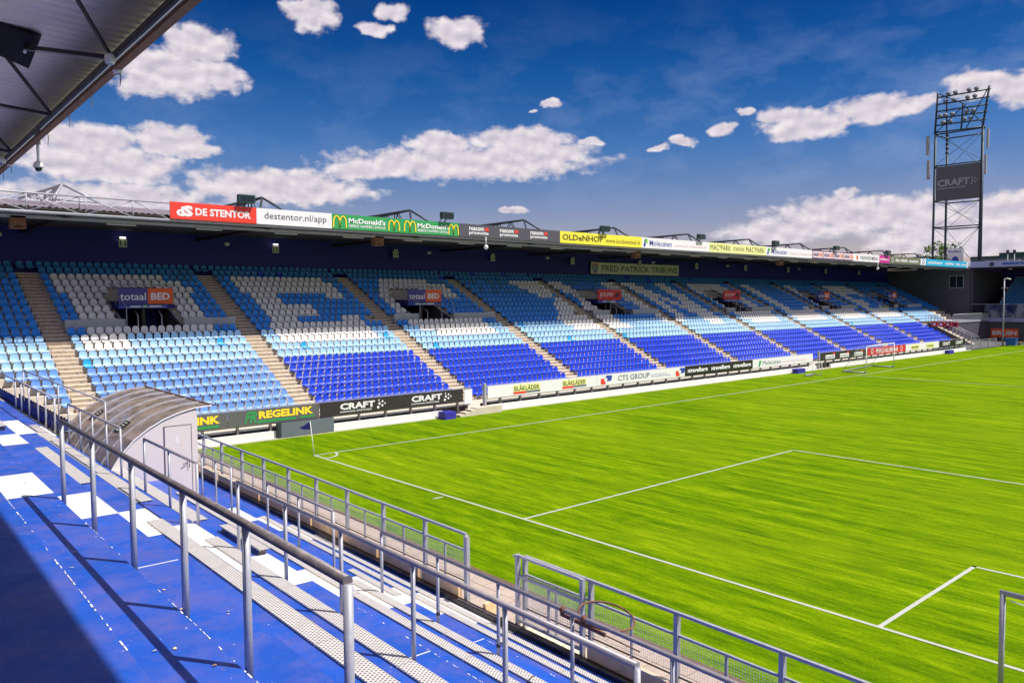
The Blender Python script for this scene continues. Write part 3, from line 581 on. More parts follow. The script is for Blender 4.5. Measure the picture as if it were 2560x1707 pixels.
b = fboard(91.17, 94.38, 'magenta', 'small magenta roof panel with white print'); words(b, [(0.3, 2.9)], 0.36, 0.60, 'boardwhite')
b = fboard(94.38, 104.85, 'olive', 'olive green roof panel with white print'); words(b, [(1.9, 3.2), (3.6, 6.0), (6.5, 9.6)], 0.28, 0.68, 'boardwhite'); MB().lathe((0, 0, 0), [(0.34, 0), (0.26, 0)], 'boardwhite', 12).obj('emblem', b, (0.9, -0.02, 0.48)).rotation_euler = (R(90), 0, 0)
b = fboard(104.85, 125.13, 'cyan', 'bright cyan roof panel with round emblems at both ends'); words(b, [(2.7, 8.3), (9.4, 13), (13.8, 15.6), (16.2, 18.3)], 0.30, 0.66, 'boardwhite')
for q in (1.0, 19.25):
    MB().box(q-1.0 if q < 5 else q-0.8, q+0.9, -0.015, -0.004, 0.03, 0.94, 'boardwhite').obj('emblem_field', b); MB().lathe((0, 0, 0), [(0.38, 0), (0.26, 0)], 'blue', 14).obj('emblem', b, (q, -0.03, 0.48)).rotation_euler = (R(90), 0, 0)

# ---------------------------------------------------------------- seats of the far stand
def seat_mb(mb, m, X=0, Y=0, Z=0, hi=True):
    """tip-up shell: pan with a dropped lip, rounded back, two brackets"""
    prof = [(-0.02, -0.085, 0.205), (-0.015, -0.01, 0.215), (0.03, 0.005, 0.22), (0.20, -0.02, 0.215), (0.36, -0.035, 0.205), (0.42, 0.02, 0.20), (0.45, 0.17, 0.205), (0.475, 0.29, 0.185), (0.485, 0.35, 0.135), (0.487, 0.375, 0.06)]
    xs = (-1, -0.5, 0.5, 1) if hi else (-1, 1)
    if not hi: prof = [prof[i] for i in (0, 1, 4, 6, 7, 8)]
    i0 = len(mb.v); k_ = mb.mi(m); nx = len(xs)
    for y, z, hw in prof:
        for u in xs:
            cv = 0.018*(u*u) if 0.0 < y else 0.0
            mb.v.append((X+u*hw, Y+y-(0.03*u*u if z > 0.05 else 0), Z+z+(cv if z < 0.05 else 0)))
    for j in range(len(prof)-1):
        for t in range(nx-1):
            a = i0+j*nx+t; mb.f.append((a, a+1, a+nx+1, a+nx)); mb.m.append(k_); mb.sm.append(j > 0)
    if hi:   # underside, giving the shell thickness
        i1 = len(mb.v)
        for y, z, hw in prof[3:]:
            for u in (-1, 1): mb.v.append((X+u*hw*0.97, Y+y+0.035-(0.03 if z > 0.05 else 0), Z+z-0.03))
        for j in range(len(prof)-4): a = i1+j*2; mb.f.append((a, a+2, a+3, a+1)); mb.m.append(k_); mb.sm.append(True)
    mb.box(X-0.03, X+0.03, Y+0.16, Y+0.42, Z-0.16, Z-0.05, 'bracket')
PAT = {
 0: {3: '.##############.....', 4: '.################...', 5: '.#################..', 6: '..####.......####...', 7: '..####.......####...', 8: '..####.......####...', 9: '..####.......####...', 11: '..###############...', 101: '.#####..............', 102: '.#####..............'},
 1: {3: '..###############...', 4: '..################..', 5: '..################..', 6: '...####........###..', 7: '...####.............', 8: '...########.........', 9: '...########.........', 10: '...####.......###...', 11: '..###############...', 101: '..###############...', 102: '..###############...'},
 2: {3: '.....##########.....', 4: '....##############..', 5: '...###############..', 6: '..#####........###..', 7: '..####..............', 8: '..####..............', 9: '..####..............', 11: '..###############...', 101: '...##############...', 102: '.....############...'},
 3: {3: '............########', 4: '.............#######', 5: '..............######', 6: '...............####.', 7: '..................##', 8: '................####', 9: '...............#####', 10: '..............######', 11: '............########', 101: '............########', 102: '.............#######'},
 4: {3: '####............####', 4: '#####...........####', 5: '.#####..........####', 6: '..#####.........####', 7: '..####..........####', 8: '.####............###', 9: '####.............###', 11: '#####.............##', 101: '#####.............##', 102: '######..............'},
 5: {3: '#####.......####....', 4: '.#####......####....', 5: '.######.....####....', 6: '..######....#####...', 7: '..###.###...####....', 8: '..###..###.#####....', 9: '..###...########....', 10: '..###....#######....', 11: '..###.....######....', 101: '###.......######....', 102: '..........#####.....'},
 6: {3: '..##############....', 4: '.################...', 5: '.#################..', 6: '..####.......####...', 7: '..####.......####...', 8: '..####.......####...', 9: '..####.......####...', 11: '..################..', 101: '..###############...', 102: '....############....'},
 7: {3: '...####.............', 4: '...####.............', 5: '...####.............', 6: '...####.............', 7: '...####.............', 8: '...####.............', 9: '...####.............', 10: '...####.......###...', 11: '..###############...', 101: '..###############...', 102: '..###############...'},
 8: {3: '..####..............', 4: '..####..............', 5: '..####..............', 6: '..####..............', 7: '..####..............', 8: '..####..............', 9: '..####..............', 11: '..###############...', 101: '..###############...', 102: '..###############...'},
 9: {3: '..###############...', 4: '..################..', 5: '..################..', 6: '...####........###..', 7: '...####.............', 8: '...########.........', 9: '...########.........', 10: '...####.......###...', 11: '..###############...', 101: '..###############...', 102: '..###############...'},
}
camxy = Vector((-16.303, -31.802, 6.839))
seats = []
def seatcol(bi, col, n, x):
    t = n+11 if n <= 0 else n+100
    p = PAT.get(bi, {}).get(t)
    if p and 0 <= col < 20 and p[col] == '#': return 'seat_white'
    r = random.random()
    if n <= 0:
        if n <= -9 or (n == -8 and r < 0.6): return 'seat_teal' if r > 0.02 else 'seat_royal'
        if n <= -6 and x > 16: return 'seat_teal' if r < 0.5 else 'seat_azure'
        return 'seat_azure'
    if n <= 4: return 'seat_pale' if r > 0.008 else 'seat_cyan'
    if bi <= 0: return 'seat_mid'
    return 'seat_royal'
blocks = []
for i in range(-1, 11):
    x0 = (AIS[i]+0.62) if i >= 0 else AIS[0]-11.37+0.62
    blocks.append((i, x0))
lim5 = {5: -9.4, 6: -8.5, 7: -7.95, 8: -7.3, 9: -99}
for bi, x0 in [(j-1, AIS[j]+0.62) for j in range(len(AIS)-0)] + [(-2, AIS[0]-11.37+0.62)]:
    # bi -1 .. : block left of aisle list starts at index 0 -> block 'P' is index 0
    idx = bi+1 if bi >= -1 else -1
    for n in range(-10, 12):
        full = (n == -10)
        for c in range(-2 if full else 0, 20):
            xx = x0+0.25+c*0.503
            if full and c < 0: xx = x0+0.25+c*0.56
            if xx < -21 or xx > XW-0.4: continue
            if n >= 5 and xx > 107.2-(n-5)*0.12: continue
            if 1 <= n <= 4 and xx > 118.9-(n-1)*0.3: continue
            if idx == -1 and n >= 9: continue
            if n in lim5 and xx < lim5[n]+0.1: continue
            if n == 11 and 12.0 > xx > -6: pass
            if -6 <= n <= -1 and any(abs(xx-v) < (1.95 if n > -6 else 1.6) for v in VOM): continue
            if n == -1 and any(v-6.2 < xx < v+6.2 for v in VOM) and idx != -1: continue
            seats.append((idx, c, n, xx, Yf(n), Tz(n)+0.42, seatcol(idx, c, n, xx)))
def inview(x, y, z):
    d = Vector((x, y, z))-camxy; f = d.dot(fw)
    return f > 1 and abs(d.dot(r2)/f) < 0.66 and abs(d.dot(u2)/f) < 0.44
def hid(s):   # behind the shelter or the sponsor boards
    idx, c, n, x, y, z, m = s
    return n >= 11 or (n == 10 and x > -3 and x < 4)
cand = sorted([s for s in seats if inview(s[3], s[4], s[5]) and not hid(s)], key=lambda s: (Vector(s[3:6])-camxy).length)
near_ids = set(id(s) for s in cand[:300])
seatme = {}
colname = {'seat_pale': 'pale blue', 'seat_mid': 'mid blue', 'seat_royal': 'royal blue', 'seat_azure': 'azure blue', 'seat_teal': 'dark teal', 'seat_white': 'white', 'seat_cyan': 'bright cyan'}
def ordn(i): return ords[i] if i < len(ords) else f'{i+1}th'
for s in seats:
    if id(s) in near_ids:
        idx, c, n, x, y, z, m = s
        if m not in seatme: mb = MB(); seat_mb(mb, m); seatme[m] = mb.mesh('stadium_seat')
        o = bpy.data.objects.new('stadium_seat', seatme[m]); COL.objects.link(o); o.location = (x, y, z); o.rotation_euler = (0, 0, random.uniform(-0.02, 0.02))
        row = f'{ordn(n-1)} sunlit row' if n > 0 else f'{ordn(-n)} shaded row up'
        bl = {-1: 'block left of the first aisle', 0: 'leftmost tunnel block', 1: 'block between first tunnels', 2: 'second tunnel block'}[idx]
        if idx == -1: k_ = int(round((AIS[0]-0.62-0.25-x)/0.503)); lab = f'{colname[m]} seat, {ordn(max(k_, 0))} from the aisle, {row}, leftmost block'
        else: lab = f'{colname[m]} seat, {ordn(c)} from left, {row}, {bl}'
        tag(o, lab, 'seat', 'seats of the far stand')
mb = MB()
for s in seats:
    if id(s) not in near_ids: seat_mb(mb, s[6], s[3], s[4], s[5], hi=(s[3] < 45))
o = mb.obj('stadium_seats'); tag(o, 'thousands of blue and white plastic seats filling the rest of the far stand', 'seats', 'seats of the far stand', 'stuff')

# ---------------------------------------------------------------- touchline wall, boards and things beside the pitch
wl = empty('touchline_wall', (0, 5.15, 0), 'low white wall along the far touchline below the sponsor boards', 'wall')
for a, c in ((-30, 0.82), (3.72, 10.9), (14.6, 55.4), (58.2, 94.5)): MB().box(a, c, 0.02, 0.20, -0.02, 0.40, 'whitewall').obj('panel', wl)
MB().box(-30, 96, -0.15, 0.0, -0.03, 0.055, 'concrete').obj('kerb', wl)
struct(MB().quad([(-30, 5.14, 0.03), (112.5, 5.14, 0.03), (112.5, 10.2, 0.03), (-30, 10.2, 0.03)], 'concrete').obj('pavement'), 'concrete strip between pitch wall and stand')
struct(MB().quad([(94.6, 5.14, 0.034), (140, 5.14, 0.034), (140, 16, 0.034), (94.6, 16, 0.034)], 'asphalt').obj('corner_paving'), 'grey paving in the far corner')
lb = empty('board_railing', (0, 5.40, 0), 'dark railing with short posts carrying the sponsor boards along the far touchline', 'railing')
postme = MB().box(-0.05, 0.05, -0.08, 0.08, 0.0, 0.92, 'rail').mesh('post')
xp = -8.0
while xp < 94:
    if not (12.9 < xp < 14.0 or 54.9 < xp < 56.1): o = child(postme, 'post', lb, (xp, 0, 0))
    xp += 1.68
for a, c in ((-10, 13.2), (14.2, 54.95), (56.2, 94.5)):
    MB().box(a, c, 0.06, 0.10, 0.52, 0.62, 'galv').obj('rail_bar', lb); MB().box(a, c, -0.02, 0.04, 0.74, 0.79, 'galv').obj('rail_bar', lb); MB().box(a, c, -0.03, 0.03, 1.56, 1.60, 'galv').obj('rail_bar', lb)
    MB().box(a, c, 0.3, 0.36, 0.0, 0.50, 'board_black').obj('back_panel', lb)
for q in (14.27, 56.21): MB().box(q-0.08, q+0.08, -0.1, 0.1, 0.0, 1.75, 'galv').obj('end_post', lb)
YB, BZ0, BZ1 = 5.30, 0.80, 1.55
def pboard(x0, x1, m, label, z0=BZ0, z1=BZ1):
    o = empty('sponsor_board', (x0, YB, z0), label, 'sponsor board', 'sponsor boards along the far touchline')
    MB().box(0, x1-x0-0.03, 0, 0.05, 0, z1-z0, m).obj('panel', o); return o
b = pboard(-8.4, -1.75, 'board_grey', 'dark grey pitchside board partly hidden by the curved shelter, ending in yellow LINK')
text('REGELINK', 3.4, 6.25, 0.27, 0.66, b, 'archyellow', -0.01, bold=0.05); MB().quad([(2.6, -0.01, 0.08), (6.2, -0.01, 0.08), (6.2, -0.01, 0.20), (2.6, -0.01, 0.20)], 'green').obj('green_bar', b)
b = pboard(-1.75, 3.07, 'board_grey', 'dark grey pitchside board reading REGELINK in yellow'); text('REGELINK', 1.52, 4.45, 0.27, 0.66, b, 'archyellow', -0.01, bold=0.05)
MB().quad([(1.45, -0.01, 0.08), (3.5, -0.01, 0.08), (3.5, -0.01, 0.20), (1.45, -0.01, 0.20)], 'green').obj('green_bar', b); MB().quad([(3.7, -0.01, 0.10), (4.5, -0.01, 0.10), (4.5, -0.01, 0.20), (3.7, -0.01, 0.20)], 'green').obj('green_bar', b); text('FR', 0.78, 1.42, 0.10, 0.68, b, 'green', -0.012, bold=0.03, shear=0.4)
b = pboard(3.10, 12.55, 'board_black', 'long black pitchside board reading CRAFT twice with white dots')
for xo in (1.15, 5.70):
    text('CRAFT', xo, xo+2.15, 0.27, 0.62, b, 'boardwhite', -0.01, bold=0.045); text('FUNCTIONAL SPORTSWEAR', xo, xo+1.95, 0.12, 0.21, b, 'boardwhite', -0.01, bold=0.02); dt = MB()
    for dx, dz, rd in ((0.15, 0.60, .045), (0.18, 0.42, .075), (0.38, 0.52, .06), (0.10, 0.22, .08), (0.36, 0.30, .07), (0.54, 0.40, .05)):
        dt.quad([(xo+2.25+dx+rd*math.cos(q*math.pi/5), -0.012, dz+rd*math.sin(q*math.pi/5)) for q in range(10)], 'boardwhite')
    dt.obj('dots', b)
pboard(12.62, 13.25, 'boardwhite', 'small blank white pitchside board beside the gap in the boards', 0.62, 1.5)
b = pboard(14.45, 24.4, 'boardwhite', 'white pitchside board with two yellow labels reading BLAKLADER')
for xo, xe in ((2.1, 4.45), (6.5, 8.85)):
    MB().quad([(xo, -0.008, 0.24), (xe, -0.008, 0.24), (xe, -0.008, 0.66), (xo, -0.008, 0.66)], 'paleyellow').obj('label_field', b); text('BL\u00c5KL\u00c4DER', xo+0.08, xe-0.08, 0.28, 0.66, b, 'olive_ink', -0.014, bold=0.02)
    MB().quad([(xo, -0.008, 0.08), (xo+1.1, -0.008, 0.08), (xo+1.1, -0.008, 0.22), (xo, -0.008, 0.22)], 'red').obj('red_bar', b); MB().quad([(xo+1.12, -0.008, 0.10), (xe, -0.008, 0.10), (xe, -0.008, 0.22), (xo+1.12, -0.008, 0.22)], 'slate').obj('grey_bar', b)
def cts(o, x, s_=1.0):
    mb = MB(); mb.quad([(x, -0.01, 0.08), (x+0.5*s_, -0.01, 0.08), (x+0.5*s_, -0.01, 0.3), (x+0.35*s_, -0.01, 0.48), (x, -0.01, 0.48)], 'red'); mb.quad([(x+0.6*s_, -0.01, 0.25), (x+1.1*s_, -0.01, 0.3), (x+1.2*s_, -0.01, 0.66), (x+0.6*s_, -0.01, 0.7), (x+0.45*s_, -0.01, 0.55)], 'blue')
    mb.quad([(x+(0.52+0.16*math.cos(q*.628))*s_, -0.014, 0.38+0.16*math.sin(q*.628)) for q in range(10)], 'boardwhite'); mb.obj('logo', o)
b = pboard(24.4, 34.6, 'boardwhite', 'white pitchside board reading CTS GROUP in grey'); cts(b, 0.38); text('CTS GROUP', 2.2, 5.8, 0.20, 0.60, b, 'slate', -0.01, bold=0.01); words(b, [(6.0, 8.4)], 0.22, 0.32, 'lavender'); words(b, [(6.0, 7.9)], 0.38, 0.46, 'lavender'); cts(b, 9.0)
b = pboard(34.6, 44.35, 'black', 'black pitchside board reading travelbags three times')
for q in range(3): text('\u203atravelbags', 0.3+3.2*q, 3.05+3.2*q, 0.14, 0.60, b, 'boardwhite', -0.01, bold=0.035)
b = pboard(44.35, 54.9, 'boardwhite', 'white pitchside board with pale Molecaten lettering'); text('Molecaten', 1.6, 4.6, 0.20, 0.58, b, 'slate', -0.01); words(b, [(4.9, 9.5)], 0.26, 0.36, 'pinkink'); MB().quad([(0.9, -0.01, 0.1), (1.15, -0.01, 0.1), (1.4, -0.01, 0.62), (1.05, -0.01, 0.6)], 'green').obj('logo', b)
b = pboard(56.45, 66.4, 'board_black', 'dark pitchside board with three white labels near the portable goals')
for xo in (0.9, 3.9, 7.0): MB().box(xo, xo+1.9, -0.02, -0.005, 0.12, 0.5, 'boardwhite').obj('label_field', b); words(b, [(xo+0.1, xo+1.8)], 0.24, 0.36, 'ink', -0.03); MB().box(xo+1.5, xo+1.9, -0.025, -0.021, 0.5, 0.66, 'red').obj('mark', b)
b = pboard(66.5, 76.1, 'signred', 'red pitchside board with white lettering behind the far goal'); text('PIPSKILE KALVERMAAR', 2.0, 7.6, 0.12, 0.62, b, 'boardwhite', -0.01, bold=0.02)
for q in (1.1, 8.5): MB().quad([(q+0.3*math.cos(t_*.628), -0.012, 0.38+0.3*math.sin(t_*.628)) for t_ in range(10)], 'boardwhite').obj('emblem', b); MB().quad([(q+0.2*math.cos(t_*.628), -0.016, 0.38+0.2*math.sin(t_*.628)) for t_ in range(10)], 'signred').obj('emblem', b)
b = pboard(76.2, 85.9, 'boardwhite', 'white pitchside board with two plain yellow labels, far end')
for xo in (1.4, 5.8): MB().box(xo, xo+2.35, -0.02, -0.005, 0.1, 0.66, 'paleyellow').obj('label_field', b); words(b, [(xo+0.2, xo+2.1)], 0.25, 0.5, 'olive_ink', -0.03)
b = pboard(86.0, 94.6, 'black', 'last black pitchside board reading CRAFT twice before the corner stairs')
for xo in (1.0, 5.3): text('CRAFT', xo, xo+2.4, 0.16, 0.60, b, 'boardwhite', -0.01, bold=0.04)
o = tag(MB().box(0.80, 3.72, 5.0, 5.08, 0.04, 0.79, 'slate').box(0.60, 0.80, 5.0, 5.18, 0.04, 0.80, 'darksteel').obj('wall_panel'), 'slate grey panel leaning before the pitch wall beside the corner flag', 'panel')
o = tag(MB().box(10.45, 11.25, 4.35, 5.0, 0.0, 0.42, 'boxblue').obj('blue_box'), 'dark blue box on the grass edge in front of the black board', 'box')
o = tag(MB().box(50.4, 51.8, 4.4, 4.95, 0.0, 0.42, 'boxblue').obj('blue_box'), 'dark blue box on the grass edge beside the small goal', 'box')
o = tag(MB().box(86.6, 88.2, 4.4, 4.9, 0.0, 0.42, 'boxblue').obj('blue_box'), 'distant dark blue box on the grass edge near the corner stairs', 'box')
st = empty('concrete_steps', (12.4, 4.9, 0), 'small concrete steps to the gap in the sponsor boards', 'steps')
for q in range(3): MB().box(-0.7+q*0.42, -0.30+q*0.42, -0.35, 0.25, 0.0, 0.12+0.12*q, 'concrete').obj('step', st)
MB().box(0.56, 2.6, -0.30, 0.25, 0, 0.42, 'concrete').obj('platform', st)
# corner flag
cf = empty('corner_flag', (0, 0, 0), 'white corner flag pole with a hanging navy flag', 'corner flag')
MB().tube([(0, 0, 0), (-0.03, 0.29, 1.50)], [0.02, 0.016], 'white', 8).obj('pole', cf)
fl = MB()
pts = [(-0.03, 0.29, 1.50), (-0.05, 0.33, 1.30), (-0.02, 0.24, 1.14), (-0.27, 0.48, 1.13), (-0.42, 0.60, 1.22), (-0.25, 0.48, 1.30)]
fl.quad([pts[0], pts[5], pts[3], pts[2]], 'flagblue'); fl.quad([pts[5], pts[4], pts[3]], 'flagblue'); fl.quad([(p_[0]+.03, p_[1]-.02, p_[2]) for p_ in (pts[0], pts[5], pts[1])], 'flagblue'); fl.obj('flag', cf)
# portable goals
def goal(loc, Wd, Hh, Dp, label, rot, r=0.05):
    g = empty('portable_goal', loc, label, 'goal', 'portable goals at the far touchline'); g.rotation_euler = (0, 0, rot)
    for x in (0, Wd): MB().tube([(x, 0, 0), (x, 0, Hh)], r, 'white', 8).obj('post', g)
    MB().tube([(-r, 0, Hh), (Wd+r, 0, Hh)], r, 'white', 8).obj('crossbar', g)
    for x in (0, Wd): MB().tube([(x, 0, 0.06), (x, Dp, 0.06)], r*1.3, 'galv', 6).obj('ground_frame', g)
    MB().tube([(0, Dp, 0.06), (Wd, Dp, 0.06)], r*1.3, 'galv', 6).obj('ground_frame', g)
    for x in (0, Wd): MB().tube([(x, Dp*0.3, Hh), (x, Dp, 0.1)], r*0.4, 'galv', 5).obj('net_stay', g)
    nt_ = MB(); st_ = 0.4
    for i in range(int(Wd/st_)+1): x = i*st_; nt_.beam((x, Dp*0.3, Hh), (x, Dp, 0.1), 0.008, 0.008, 'net')
    for i in range(int(Hh/st_)+1): z = i*st_; f = Dp-(Dp*0.7)*z/Hh; nt_.beam((0, f, z+.05), (Wd, f, z+.05), 0.008, 0.008, 'net')
    o = nt_.obj('net', g)
    return g
goal((55.07, 0.28, 0), 7.9, 2.42, 2.1, 'large white portable goal standing at the far touchline', math.atan2(0.83, 7.9))
goal((48.87, 2.17, 0), 1.7, 1.2, 0.75, 'small training goal left of the large portable goal', 0.02, 0.035)
# far goal line barrier, corner pole, bin and so on
cp = empty('camera_pole', (109, 5.28, 0), 'tall slim grey pole with lamps in front of the far stand corner', 'pole')
MB().tube([(0, 0, 0), (0, 0, 9.45)], [0.11, 0.07], 'galv', 8).obj('mast', cp); MB().tube([(0, 0, 9.4), (0, -0.35, 9.5), (0.0, -0.8, 9.35)], 0.09, 'white', 6).obj('camera_head', cp); MB().box(-0.1, 0.1, -0.4, 0.3, 8.1, 8.2, 'galv').obj('arm', cp)
bn = empty('wheelie_bin', (109.3, 4.3, 0), 'blue wheeled bin at the foot of the corner pole', 'bin'); bb = MB()
bb.quad([(-.35, -.55, .1), (.35, -.55, .1), (.45, -.7, 1.05), (-.45, -.7, 1.05)], 'binblue').quad([(-.35, .55, .1), (-.45, .7, 1.05), (.45, .7, 1.05), (.35, .55, .1)], 'binblue').quad([(-.35, -.55, .1), (-.45, -.7, 1.05), (-.45, .7, 1.05), (-.35, .55, .1)], 'binblue').quad([(.35, -.55, .1), (.35, .55, .1), (.45, .7, 1.05), (.45, -.7, 1.05)], 'binblue')
bb.obj('body', bn); MB().box(-.5, .5, -.75, .75, 1.05, 1.12, 'binblue').obj('lid', bn)
bc = empty('bench', (111.5, 2.6, 0), 'wooden bench on the grass edge right of the blue bin', 'bench'); MB().box(-0.2, 0.2, -1.3, 1.6, 0.42, 0.5, 'wood').obj('seat', bc)
for q in (-1.1, 1.4): MB().box(-0.18, 0.18, q-0.05, q+0.05, 0, 0.42, 'darksteel').obj('leg', bc)
fb = empty('steel_fence', (100, 5.6, 0), 'low grey steel fence running between corner stairs and pole', 'fence')
x = 94.6
fence_pts = [(95.2, 5.8), (98.0, 5.7), (101.0, 5.6), (104.0, 5.5), (106.5, 5.4)]
for (xa, ya), (xb, yb) in zip(fence_pts[:-1], fence_pts[1:]):
    for z in (0.15, 0.4, 0.65, 0.9, 1.15): MB().tube([(xa-100, ya-5.6, z), (xb-100, yb-5.6, z)], 0.025, 'galv', 5).obj('rail', fb)
for xa, ya in fence_pts: MB().box(xa-100.06, xa-99.94, ya-5.66, ya-5.54, 0, 1.2, 'galv').obj('post', fb)
# corner stairs with red banners
cs_ = empty('corner_stair', (107.6, 8.4, 0), 'steel corner stair with railings and red banners at the end of the seating', 'staircase')
for q in range(12): MB().box(0, 1.6, 0.52*q, 0.52*q+0.55, max(0, 0.27*q-0.25), 0.27*q+0.02, 'concrete').obj('step', cs_)
MB().quad([(-0.05, 0.2, 0), (-0.05, 6.3, 0), (-0.05, 6.3, 3.2), (-0.05, 0.2, 0.1)], 'anthra').obj('stringer', cs_)
MB().box(1.7, 17.2, 3.6, 7.4, 3.1, 3.35, 'greywall').obj('landing', cs_); MB().box(1.7, 17.2, 3.7, 3.9, 0, 3.09, 'anthra').obj('under_wall', cs_)
for x_ in (-0.02, 1.62): MB().tube([(x_, 0, 1.15), (x_, 3.5, 2.85), (x_, 6.3, 4.3)], 0.05, 'galv', 6).obj('handrail', cs_)
for q in range(7):
    for x_ in (-0.02, 1.62): MB().box(x_-0.03, x_+0.03, q*1.0-0.03, q*1.0+0.03, 0.0, 1.15+0.49*q, 'galv').obj('post', cs_)
MB().tube([(1.7, 3.55, 4.35), (17.2, 3.55, 4.35)], 0.05, 'galv', 6).obj('handrail', cs_)
for q in range(36): MB().box(1.7+q*0.44, 1.75+q*0.44, 3.52, 3.58, 3.35, 4.35, 'galv').obj('baluster', cs_)
for q in range(10): MB().box(1.66, 1.72, 3.55+q*0.42, 3.6+q*0.42, 3.35, 4.3, 'galv').obj('baluster', cs_)
for i in range(4):
    o = tag(MB().box(-0.06, 0.0, 0, 0.80, 0, 0.72, 'signred').box(-0.09, -0.065, 0.25, 0.6, 0.15, 0.5, ['boardwhite', 'boardwhite', 'signcream', 'board_black'][i]).obj('red_banner', loc=(107.5, 13.4-0.92*i, 2.6)), ['red banner on the corner stair railing, leftmost', 'red banner on the corner stair railing, second', 'red banner on the corner stair with cream label', 'red banner on the corner stair with black label'][i], 'banner', 'red banners on the corner stair')
o = empty('wall_banner', (XW-0.15, 16.0, 1.2), 'red banner above a pale one under the grey end wall', 'banner'); MB().box(0, 0.06, -1.1, 3.4, 0.7, 1.7, 'signred').obj('red_panel', o); MB().box(0, 0.06, -1.1, 2.4, -1.1, 0.6, 'lavender').obj('pale_panel', o); words(o, [(-2.8, 0.8)], 0.95, 1.35, 'boardwhite', -0.02, 'X')

# ---------------------------------------------------------------- stand behind the far goal
es = empty('end_stand', (124.5, 0, 0), 'dark roofed stand behind the far goal with glass screen and lower wall', 'grandstand')
XE = 124.35
MB().box(0.3, 0.6, -75, 14.6, 0, 2.95, 'wallpaint').obj('lower_wall', es)
MB().box(-0.05, 0.25, -75, 14.62, 2.97, 3.58, 'lavender').obj('band_board', es)
text('Molecaten', -1.9+11.9, 11.9-5.5+6.0-4.0, 3.06, 3.5, es, 'slate', -0.06, '-X'); MB().quad([(-0.06, 13.8, 3.05), (-0.06, 13.0, 3.1), (-0.06, 12.6, 3.5), (-0.06, 13.3, 3.5)], 'green').obj('logo', es)
MB().box(0.05, 0.1, -75, 12.6, 3.62, 5.7, 'screen').obj('glass_screen', es)
for q in range(14): MB().box(0.0, 0.12, 14.5-q*2.1, 14.58-q*2.1, 3.6, 5.75, 'darksteel').obj('screen_post', es)
MB().box(0, 0.14, -75, 14.6, 5.72, 5.8, 'antenna').obj('screen_rail', es)
tr_ = MB()
for q in range(16): tr_.box(1.5+0.85*q, 2.35+0.85*q, -75, 12.4, 2.9, 3.6+0.45*q, 'concrete')
tr_.obj('terrace', es)
MB().box(15.3, 15.6, -75, 29, 0, 12.6, 'navy').obj('rear_wall', es); MB().box(0.9, 15.2, 14.7, 14.95, 0, 11.5, 'wallpaint').obj('side_wall', es)
MB().box(-0.05, 15.6, -75, 14.95, 11.62, 11.9, 'soffit').obj('roof', es); MB().box(-0.15, 0.0, -75, 14.85, 11.68, 12.66, 'lavender').obj('fascia', es)
text('saturnpetcare', 3.2-0.0, 10.2-0.0, 11.86, 12.42, es, 'blue', -0.17, '-X', bold=0.05)
MB().quad([(-0.16, 12.0, 11.8), (-0.16, 11.4, 11.8), (-0.16, 11.3, 12.3), (-0.16, 11.7, 12.5), (-0.16, 12.0, 12.3)], 'darksteel').obj('emblem', es); MB().box(-0.16, -0.151, 14.0, 14.7, 11.85, 12.2, 'lavender').obj('emblem', es)
ss = MB()
for q in range(14):
    y = 12.0
    while y > -4:
        if not (q in (2, 3) and y < 4): ss.box(2.0+0.85*q, 2.4+0.85*q, y-0.42, y, 3.62+0.45*q+0.3, 3.62+0.45*q+0.75, 'seat_teal')
        y -= 0.5
o = ss.obj('seat_rows', es); o['kind'] = 'stuff'
MB().box(5.0, 5.2, 4, 8.2, 6.8, 7.6, 'greywall').obj('tunnel_wall', es)
br = empty('sponsor_board', (XE+0.3, 9.73, 0.5), 'orange board reading BRUIN on the dark wall behind the far corner', 'sponsor board'); MB().box(0, 0.08, -1.95, 1.95, 0, 1.38, 'orange').obj('panel', br); text('BRUIN', -1.7, 1.7, 0.35, 1.05, br, 'boardwhite', -0.01, '-X', bold=0.03)
MB().box(0.15, 0.28, 4.0, 7.0, 0, 1.6, 'greywall').obj('door', es)
o = tag(MB().lathe((0, 0, 0), [(0.0, -0.1), (0.3, -0.1), (0.3, 0.05), (0, 0.1)], 'lampoff', 10).obj('soffit_lamp', loc=(127, 9.8, 11.4)), 'small lamp under the roof of the stand behind the far goal', 'lamp')

# ---------------------------------------------------------------- floodlight tower beyond the corner
tw = empty('floodlight_tower', (132, 19, 0), 'tall dark steel floodlight tower carrying a CRAFT banner', 'floodlight tower')
def TP(ypl, z, xx):   # helper in world metres for the tower frame
    return (xx-132, ypl-19, z)
legs = [((130, 22.75), (130, 22.65)), ((130, 15.05), (130, 15.25)), ((135, 22.45), (135, 22.5)), ((135, 17.1), (135, 16.9))]
for (a, t_) in legs: MB().tube([TP(a[1], 0, a[0]), TP(t_[1], 35.2, t_[0])], 0.20, 'darksteel', 8).obj('leg', tw)
for z in (19.0, 23.6, 29.6, 35.0):
    for p_, q_ in ((0, 1), (2, 3), (0, 2), (1, 3)): MB().tube([TP(legs[p_][0][1], z, legs[p_][0][0]), TP(legs[q_][0][1], z, legs[q_][0][0])], 0.12, 'darksteel', 6).obj('beam', tw)
for z0, z1 in ((0, 12), (12, 19), (19, 23.6), (29.6, 35.0)):
    for p_, q_ in ((0, 1), (2, 3)):
        ya, yb, xa = legs[p_][0][1], legs[q_][0][1], legs[p_][0][0]; MB().tube([TP(ya, z0, xa), TP(yb, z1, xa)], 0.035, 'darksteel', 5).obj('cross_brace', tw); MB().tube([TP(yb, z0, xa), TP(ya, z1, xa)], 0.035, 'darksteel', 5).obj('cross_brace', tw)
MB().tube([TP(23.1, 0, 131), TP(23.0, 35, 131)], 0.10, 'cyan' if False else 'slate', 6).obj('cable_pipe', tw)
